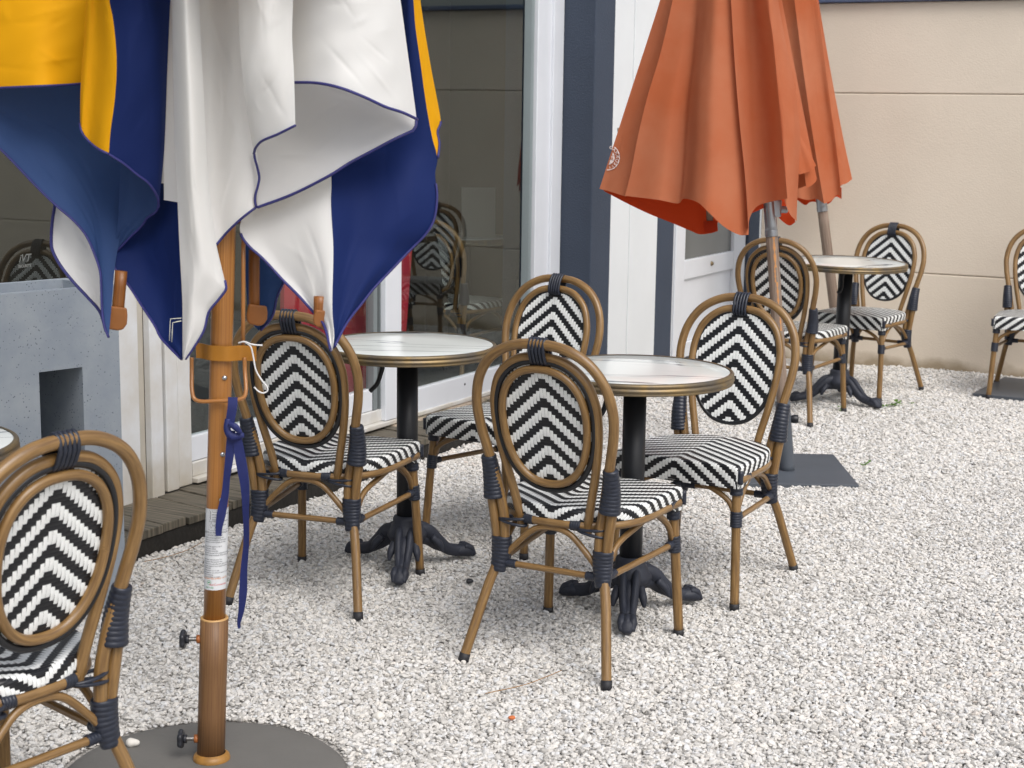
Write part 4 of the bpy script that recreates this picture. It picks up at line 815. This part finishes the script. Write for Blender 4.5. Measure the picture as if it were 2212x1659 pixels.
mb = MB(); box(mb, -.285, .285, -.295, .295, -.01, .012); o = mb.obj('base_plate', DGS, U2_, False); bevel(o, .002); o.location = (1.120, 6.588, 0); o.rotation_euler = (0, 0, math.radians(-1.2))
rear_canopy(pl2(1.3)[0]-.03, Y2+.12, 2.7, 1.22, .03, .19, [ORG], U2_, line=pl2); rear_canopy(*(pl2(2.2)[:2]), 2.7, 2.2, .03, .24, [ORG], U2_, line=pl2, a0=PI-.1, a1=2*PI+.1)
# emblem on the left fold
S = np.array(S); EMB = mat('emblem_white', srgb(222, 206, 200), .8)
ecx, ecy = 1313, 340
def edgex(y): return np.interp(y, [0, 205, 408], [1426, 1360, 1295])+2.5
def ept(x, y):
    k = np.argmin((S[:, 0]-x)**2+(S[:, 1]-y)**2); idx = np.argsort((S[:, 0]-x)**2+(S[:, 1]-y)**2)[:4]; return ondepth(x, y, S[idx, 2].mean()-.006)
mb = MB()
def earc(r0, r1, a0, a1, n):
    for k in range(n):
        aa, ab = a0+(a1-a0)*k/n, a0+(a1-a0)*(k+1)/n
        P4 = [(ecx+r*math.cos(a)*.93, ecy-r*math.sin(a)) for r, a in ((r0, aa), (r1, aa), (r1, ab), (r0, ab))]
        if all(x > edgex(y) for x, y in P4): mb.add([ept(*q) for q in P4], [(0, 1, 2, 3)])
earc(26.0, 28.0, -PI*.6, PI*.6, 80)
for rr_ in range(8): earc(rr_*2., rr_*2.+2., -PI*.75, PI*.6, 40)
for k, ch in enumerate('GARROS'):
    a = math.radians(70-k*22); V, Fc = text_mesh(ch, 10.5, bold=.15); ca, sa = math.cos(a-PI/2), math.sin(a-PI/2)
    mb.add([ept(ecx+.93*(19*math.cos(a)+x*ca-y*sa), ecy-(19*math.sin(a)+x*sa+y*ca)) for x, y, z in V], Fc)
for k, ch in enumerate('SIR'):
    a = math.radians(-58-k*20); V, Fc = text_mesh(ch, 7.5, bold=.1); ca, sa = math.cos(a+PI/2), math.sin(a+PI/2)
    P_ = [(ecx+.93*(24.5*math.cos(a)+x*ca-y*sa), ecy-(24.5*math.sin(a)+x*sa+y*ca)) for x, y, z in V]
    if all(x > edgex(y) for x, y in P_): mb.add([ept(*q) for q in P_], Fc)
e_ = mb.obj('emblem', EMB, O1[0], False)
mb = MB(); V, Fc = text_mesh('G', 13, bold=.1)
def ept2(x, y):
    P = ept(x, y); d = P-CAM; return P-d/np.linalg.norm(d)*.003
mb.add([ept2(max(ecx+x+7, edgex(ecy-y+4)+.5), ecy-y+4.5) for x, y, z in V], Fc); mb.obj('emblem_letter', ORG, O1[0], False)

U3_ = empty('orange_parasol'); tag(U3_, 'closed orange parasol behind the other one, close to the beige wall', 'parasol', 'closed faded orange parasols')
Y3 = 9.36
cloth('canopy_panel', [(1660,-80,.0),(1705,-80,-.10)], [(1700,420,.02),(1724,427,-.04),(1745,432),(1763,430),(1780,440,-.14)], [(1660,-80,.0),(1680,150),(1700,420,.02)], [(1705,-80,-.10),(1716,0),(1735,150),(1757,300),(1780,440,-.14)], Y3, ORG, U3_, ns=30, wr=.002, fold=lambda u, v: -.04*math.sin(2*PI*u)*v)
cloth('canopy_panel', [(1705,-80,-.10),(1748,-80,-.08)], [(1780,440,-.14),(1795,434),(1810,421),(1818,430,-.08)], [(1705,-80,-.10),(1716,0),(1735,150),(1757,300),(1780,440,-.14)], [(1748,-80,-.08),(1764,0),(1784,150),(1797,250),(1810,350),(1818,430,-.08)], Y3, ORG, U3_, ns=30, wr=.002, fold=lambda u, v: .05*math.sin(PI*u)*v)
cloth('canopy_panel', [(1740,-80,-.05),(1755,-80,.06)], [(1812,412,-.05),(1817,401),(1829,396),(1841,387,.08)], [(1740,-80,-.05),(1775,120),(1795,260),(1812,412,-.05)], [(1755,-80,.06),(1768,0),(1786,107),(1803,201),(1822,300),(1841,387,.08)], Y3, ORG, U3_, ns=20, wr=.004, fold=lambda u, v: -.03*math.sin(PI*u))
cloth('canopy_panel', [(1715,415,.10),(1818,405,.10)], [(1722,432,.06),(1740,443),(1752,436),(1790,440),(1806,425),(1818,430,.06)], [(1715,415,.10),(1722,432,.06)], [(1818,405,.10),(1818,430,.06)], Y3, ORI, U3_, ns=40, nt=8)
a3 = ondepth(1819, 787, Y3+.02); a3[2] = 0; b3 = ondepth(1775, 440, Y3); pl3 = pline(a3, b3)
ptube(pl3, .0, .93, .030, 'wooden_pole', WTH, U3_); ptube(pl3, .925, 1.35, .031, 'steel_tube', STL, U3_); ptube(pl3, 1.3, 2.9, .026, 'upper_pole', WTH, U3_); ptube(pl3, .925, .95, .0325, 'steel_ring', STL, U3_)
rear_canopy(pl3(1.2)[0], Y3+.02, 2.7, 1.2, .02, .13, [ORG], U3_, line=lambda z: pl3(z)-np.array([.03, 0, 0]), a0=.1, a1=PI-.1); rear_canopy(*(pl3(2.2)[:2]), 2.7, 2.35, .03, .15, [ORG], U3_, line=pl3, a0=PI-.1, a1=2*PI+.1)
# extra base plate, right edge
bp_ = empty('parasol_base', (2.93, 8.62, 0), math.radians(-31)); tag(bp_, 'flat dark grey parasol base plate at the right edge, behind the cut-off chair', 'parasol base')
mb = MB(); box(mb, -.33, .33, -.33, .33, -.01, .012); o = mb.obj('plate', DGS, bp_, False); bevel(o, .002)
mb = MB(); tube(mb, [(.12, 0, .012), (.12, 0, .33)], .031, n=3, seg=24); mb.obj('sleeve', DGS, bp_)

# ================================================================== GROUND
GB = mat('gravel_bed', srgb(206, 202, 196), .95, noise=(60, .4, 6), bump=(90, 1, .02))
mb = MB(); mb.add([(-60, -40, -.012), (60, -40, -.012), (60, 80, -.012), (-60, 80, -.012)], [(0, 1, 2, 3)]); g = mb.obj('ground', GB, None, False); tag(g, kind='structure')
def gravel():
    sp = .0104; pts = []
    y = 2.25; row = 0
    while y < 9.5:
        hw = .335*y+.55; xs = np.arange(-hw, hw, sp)+(row % 2)*sp/2
        pts.append(np.c_[xs, np.full(len(xs), y)]); y += sp*.87; row += 1
        sp = .0104 if y < 6.5 else .0126
    P = np.vstack(pts); P += rng.uniform(-.0045, .0045, P.shape)
    top = P[rng.random(len(P)) < .30]+rng.uniform(-.005, .005, (1, 2)); n1 = len(P); P = np.vstack([P, top])
    z = np.r_[rng.uniform(-.0056, -.0032, n1), rng.uniform(.000, .003, len(top))]
    z += .004*np.sin(P[:, 0]*5.1+1)*np.sin(P[:, 1]*4.3)-.002
    nn = P@N_[:2]; bb = P@B_[:2]
    keep = (bb < 9.475) & ~((nn < -3.55)) & ~((nn < -3.49) & (bb < 7.3))
    keep &= np.hypot(P[:, 0]+.678, P[:, 1]-3.40) > .330
    a = math.radians(-1.2); q = P-np.array([1.12, 6.588]); keep &= ~((np.abs(q[:, 0]) < .288) & (np.abs(q[:, 1]) < .298))
    q = P-np.array([2.93, 8.62]); c_, s_ = math.cos(math.radians(31)), math.sin(math.radians(31)); qx = q[:, 0]*c_-q[:, 1]*s_; qy = q[:, 0]*s_+q[:, 1]*c_; keep &= ~((np.abs(qx) < .333) & (np.abs(qy) < .333))
    q = P-FRc[:2]; u = q@ax[:2]; v = -(q@fn[:2]); keep &= ~((u > 0) & (u < LN) & (v > 0) & (v < DP))
    P = P[keep]; z = z[keep]; n = len(P)
    me = bpy.data.meshes.new('gravel'); me.vertices.add(n); me.vertices.foreach_set('co', np.c_[P, z].astype(np.float32).ravel())
    s = np.exp(rng.normal(0, .22, n))*.0075; big = rng.random(n) < .015; s[big] *= 1.5; s = np.clip(s, .0045, .0135); s[P[:, 1] > 6.5] *= 1.18
    def at(nm, ty, v):
        A = me.attributes.new(nm, ty, 'POINT'); A.data.foreach_set('vector' if ty == 'FLOAT_VECTOR' else 'value', v.ravel())
    at('scl', 'FLOAT', s.astype(np.float32)); lf = .5+.25*np.sin(P[:, 0]*2.3+1.7*np.sin(P[:, 1]*1.1))+.25*np.sin(P[:, 1]*3.1+2*np.sin(P[:, 0]*1.9)); at('tint', 'FLOAT', np.clip(rng.random(n)*(.72+.28*lf), 0, 1).astype(np.float32)); at('pick', 'INT', rng.integers(0, 10, n).astype(np.int32))
    at('rot', 'FLOAT_VECTOR', np.c_[rng.uniform(-.45, .45, n), rng.uniform(-.45, .45, n), rng.uniform(0, 6.28, n)].astype(np.float32))
    o = bpy.data.objects.new('gravel', me); C.objects.link(o)
    ng = bpy.data.node_groups.new('gravel_scatter', 'GeometryNodeTree')
    ng.interface.new_socket(name='Geometry', in_out='INPUT', socket_type='NodeSocketGeometry'); ng.interface.new_socket(name='Geometry', in_out='OUTPUT', socket_type='NodeSocketGeometry')
    N = ng.nodes; Lk = ng.links.new; gi = N.new('NodeGroupInput'); go = N.new('NodeGroupOutput')
    js = N.new('GeometryNodeJoinGeometry')
    for k in range(10):
        pt = N.new('GeometryNodePoints'); pt.inputs['Count'].default_value = 15
        rv = N.new('FunctionNodeRandomValue'); rv.data_type = 'FLOAT_VECTOR'; rv.inputs['Min'].default_value = (-1, -1, -1); rv.inputs['Max'].default_value = (1, 1, 1); rv.inputs['Seed'].default_value = k*13+3
        nm = N.new('ShaderNodeVectorMath'); nm.operation = 'NORMALIZE'; Lk(rv.outputs[0], nm.inputs[0])
        mu = N.new('ShaderNodeVectorMath'); mu.operation = 'MULTIPLY'; r3 = np.random.default_rng(k); mu.inputs[1].default_value = (r3.uniform(.95, 1.3), r3.uniform(.7, 1), r3.uniform(.5, .8)); Lk(nm.outputs[0], mu.inputs[0])
        Lk(mu.outputs[0], pt.inputs['Position']); ch = N.new('GeometryNodeConvexHull'); Lk(pt.outputs[0], ch.inputs[0])
        sb = N.new('GeometryNodeSubdivisionSurface'); sb.inputs['Level'].default_value = 1; 
        try: sb.inputs['Edge Crease'].default_value = .45
        except Exception: pass
        Lk(ch.outputs[0], sb.inputs[0])
        sm = N.new('GeometryNodeSetMaterial'); sm.inputs['Material'].default_value = STONE; Lk(sb.outputs[0], sm.inputs[0])
        ti = N.new('GeometryNodeGeometryToInstance'); Lk(sm.outputs[0], ti.inputs[0]); Lk(ti.outputs[0], js.inputs[0])
    ip = N.new('GeometryNodeInstanceOnPoints'); ip.inputs['Pick Instance'].default_value = True
    Lk(gi.outputs[0], ip.inputs['Points']); Lk(js.outputs[0], ip.inputs['Instance'])
    def na(nm, ty):
        x = N.new('GeometryNodeInputNamedAttribute'); x.data_type = ty; x.inputs['Name'].default_value = nm; return x.outputs['Attribute']
    Lk(na('pick', 'INT'), ip.inputs['Instance Index']); Lk(na('scl', 'FLOAT'), ip.inputs['Scale'])
    er = N.new('FunctionNodeEulerToRotation'); Lk(na('rot', 'FLOAT_VECTOR'), er.inputs[0]); Lk(er.outputs[0], ip.inputs['Rotation'])
    Lk(ip.outputs[0], go.inputs[0])
    md = o.modifiers.new('scatter', 'NODES'); md.node_group = ng; tag(o, kind='stuff'); o['label'] = 'pale crushed limestone gravel covering the terrace'; return o, n
def stonemat():
    m = bpy.data.materials.new('limestone_gravel'); m.use_nodes = True; t = m.node_tree; b = t.nodes['Principled BSDF']; b.inputs['Roughness'].default_value = .8; b.inputs['Specular IOR Level'].default_value = .3
    at = t.nodes.new('ShaderNodeAttribute'); at.attribute_type = 'INSTANCER'; at.attribute_name = 'tint'
    cr = t.nodes.new('ShaderNodeValToRGB'); e = cr.color_ramp.elements; e[0].position = 0; e[0].color = srgb(168, 165, 161); e[1].position = 1; e[1].color = srgb(232, 230, 226)
    for p_, c_ in ((.05, srgb(186, 183, 178)), (.2, srgb(208, 205, 200)), (.45, srgb(219, 216, 211)), (.6, srgb(214, 215, 216)), (.72, srgb(222, 217, 209)), (.86, srgb(227, 225, 221)), (.95, srgb(215, 205, 195))):
        x = e.new(p_); x.color = c_
    tc = t.nodes.new('ShaderNodeTexCoord'); nz = t.nodes.new('ShaderNodeTexNoise'); nz.inputs['Scale'].default_value = 2.5; nz.inputs['Detail'].default_value = 4; t.links.new(tc.outputs['Object'], nz.inputs['Vector'])
    mr = t.nodes.new('ShaderNodeMapRange'); mr.inputs['To Min'].default_value = .85; mr.inputs['To Max'].default_value = 1.08; t.links.new(nz.outputs[0], mr.inputs[0])
    mx = t.nodes.new('ShaderNodeMixRGB'); mx.blend_type = 'MULTIPLY'; mx.inputs[0].default_value = 1; t.links.new(at.outputs['Fac'], cr.inputs[0]); t.links.new(cr.outputs[0], mx.inputs[1]); t.links.new(mr.outputs[0], mx.inputs[2]); t.links.new(mx.outputs[0], b.inputs['Base Color'])
    return m
STONE = stonemat(); gr_, ng_ = gravel(); print('gravel stones', ng_)
# leaves, twigs, pebbles
LEAF = mat('green_leaf', srgb(92, 130, 52), .5, noise=(40, .3, 2), transl=(.3, srgb(120, 170, 50)))
def leafy(name, u, v, n, sz, lab):
    c = onz(u, v, .004); VV = [c]; FF = []
    for k in range(n):
        a = rng.uniform(0, 6.28); r = rng.uniform(sz*.1, sz*.8); o = c+np.array([r*math.cos(a), r*math.sin(a), rng.uniform(.004, .03)]); b = rng.uniform(0, 6.28); L = sz*rng.uniform(.35, .6); d = np.array([math.cos(b), math.sin(b), rng.uniform(-.1, .4)]); s = np.array([-d[1], d[0], 0])*.36
        i = len(VV); VV += [o, o+L*(.35*d+s*.8), o+L*(.75*d+s*.7)+(0, 0, .002), o+L*d, o+L*(.75*d-s*.7)+(0, 0, .002), o+L*(.35*d-s*.8), o+L*.5*d+(0, 0, -.004), o+(.0012, .0012, 0)]
        FF += [(i+x, i+y, i+z) for x, y, z in ((0, 1, 6), (1, 2, 6), (2, 3, 6), (3, 4, 6), (4, 5, 6), (5, 0, 6))]+[(0, i, i+7)]     # each leaf on its own stalk
    mb = MB(); mb.add(VV, FF)
    o = mb.obj(name, LEAF, None, False); tag(o, lab, 'weed', 'small green weeds in the gravel')
leafy('weed', 1942, 877, 12, .065, 'largest green weed sprig right of the far table foot'); leafy('weed', 1910, 880, 5, .04, 'small green sprig touching the far table foot'); leafy('weed', 1816, 889, 4, .03, 'tiny green sprig beside the front leg of the far chair')
leafy('weed', 1868, 1012, 6, .04, 'small green sprig above the corner of the square base plate')
TW = mat('dry_twig', srgb(150, 112, 66), .8)
def twig(pts, lab, r=.0012):
    o = tube(MB(), [onz(a, b, .010) for a, b in pts], r, n=14, seg=6).obj('twig', TW, None); tag(o, lab, 'twig', 'dry twigs on the gravel')
twig([(1048, 1498), (1130, 1480), (1180, 1462), (1213, 1448)], 'thin dry twig lying on the gravel in front of the middle chair'); twig([(312, 1213), (350, 1205), (400, 1190), (435, 1172)], 'thin dry stem lying below the timber deck edge')
WPB = mat('pale_pebble', srgb(224, 220, 212), .7, noise=(60, .1, 3))
for u, v, r, m_, lab in ((1015, 1255, .011, mat('dark_pebble', srgb(48, 50, 54), .5), 'dark round pebble between the two table feet'), (818, 1547, .014, WPB, 'large pale stone left of the front chair feet'), (286, 1604, .013, WPB, 'white stone lying on the round parasol base'), (1105, 1550, .008, mat('orange_chip', srgb(200, 110, 60), .6), 'small orange chip on the gravel')):
    c = onz(u, v, .010); bm = bmesh.new(); bmesh.ops.create_icosphere(bm, subdivisions=3, radius=r)
    for q in bm.verts: q.co = Vector((q.co.x*1.15, q.co.y*.9, q.co.z*.75))*(1+.12*math.sin(q.co.x*300+u)+.1*math.sin(q.co.y*260+v))
    me = bpy.data.meshes.new('pebble'); bm.to_mesh(me); bm.free(); me.materials.append(m_); o = bpy.data.objects.new('pebble', me); C.objects.link(o); o.location = tuple(c); tag(o, lab, 'pebble')
    for f in me.polygons: f.use_smooth = True
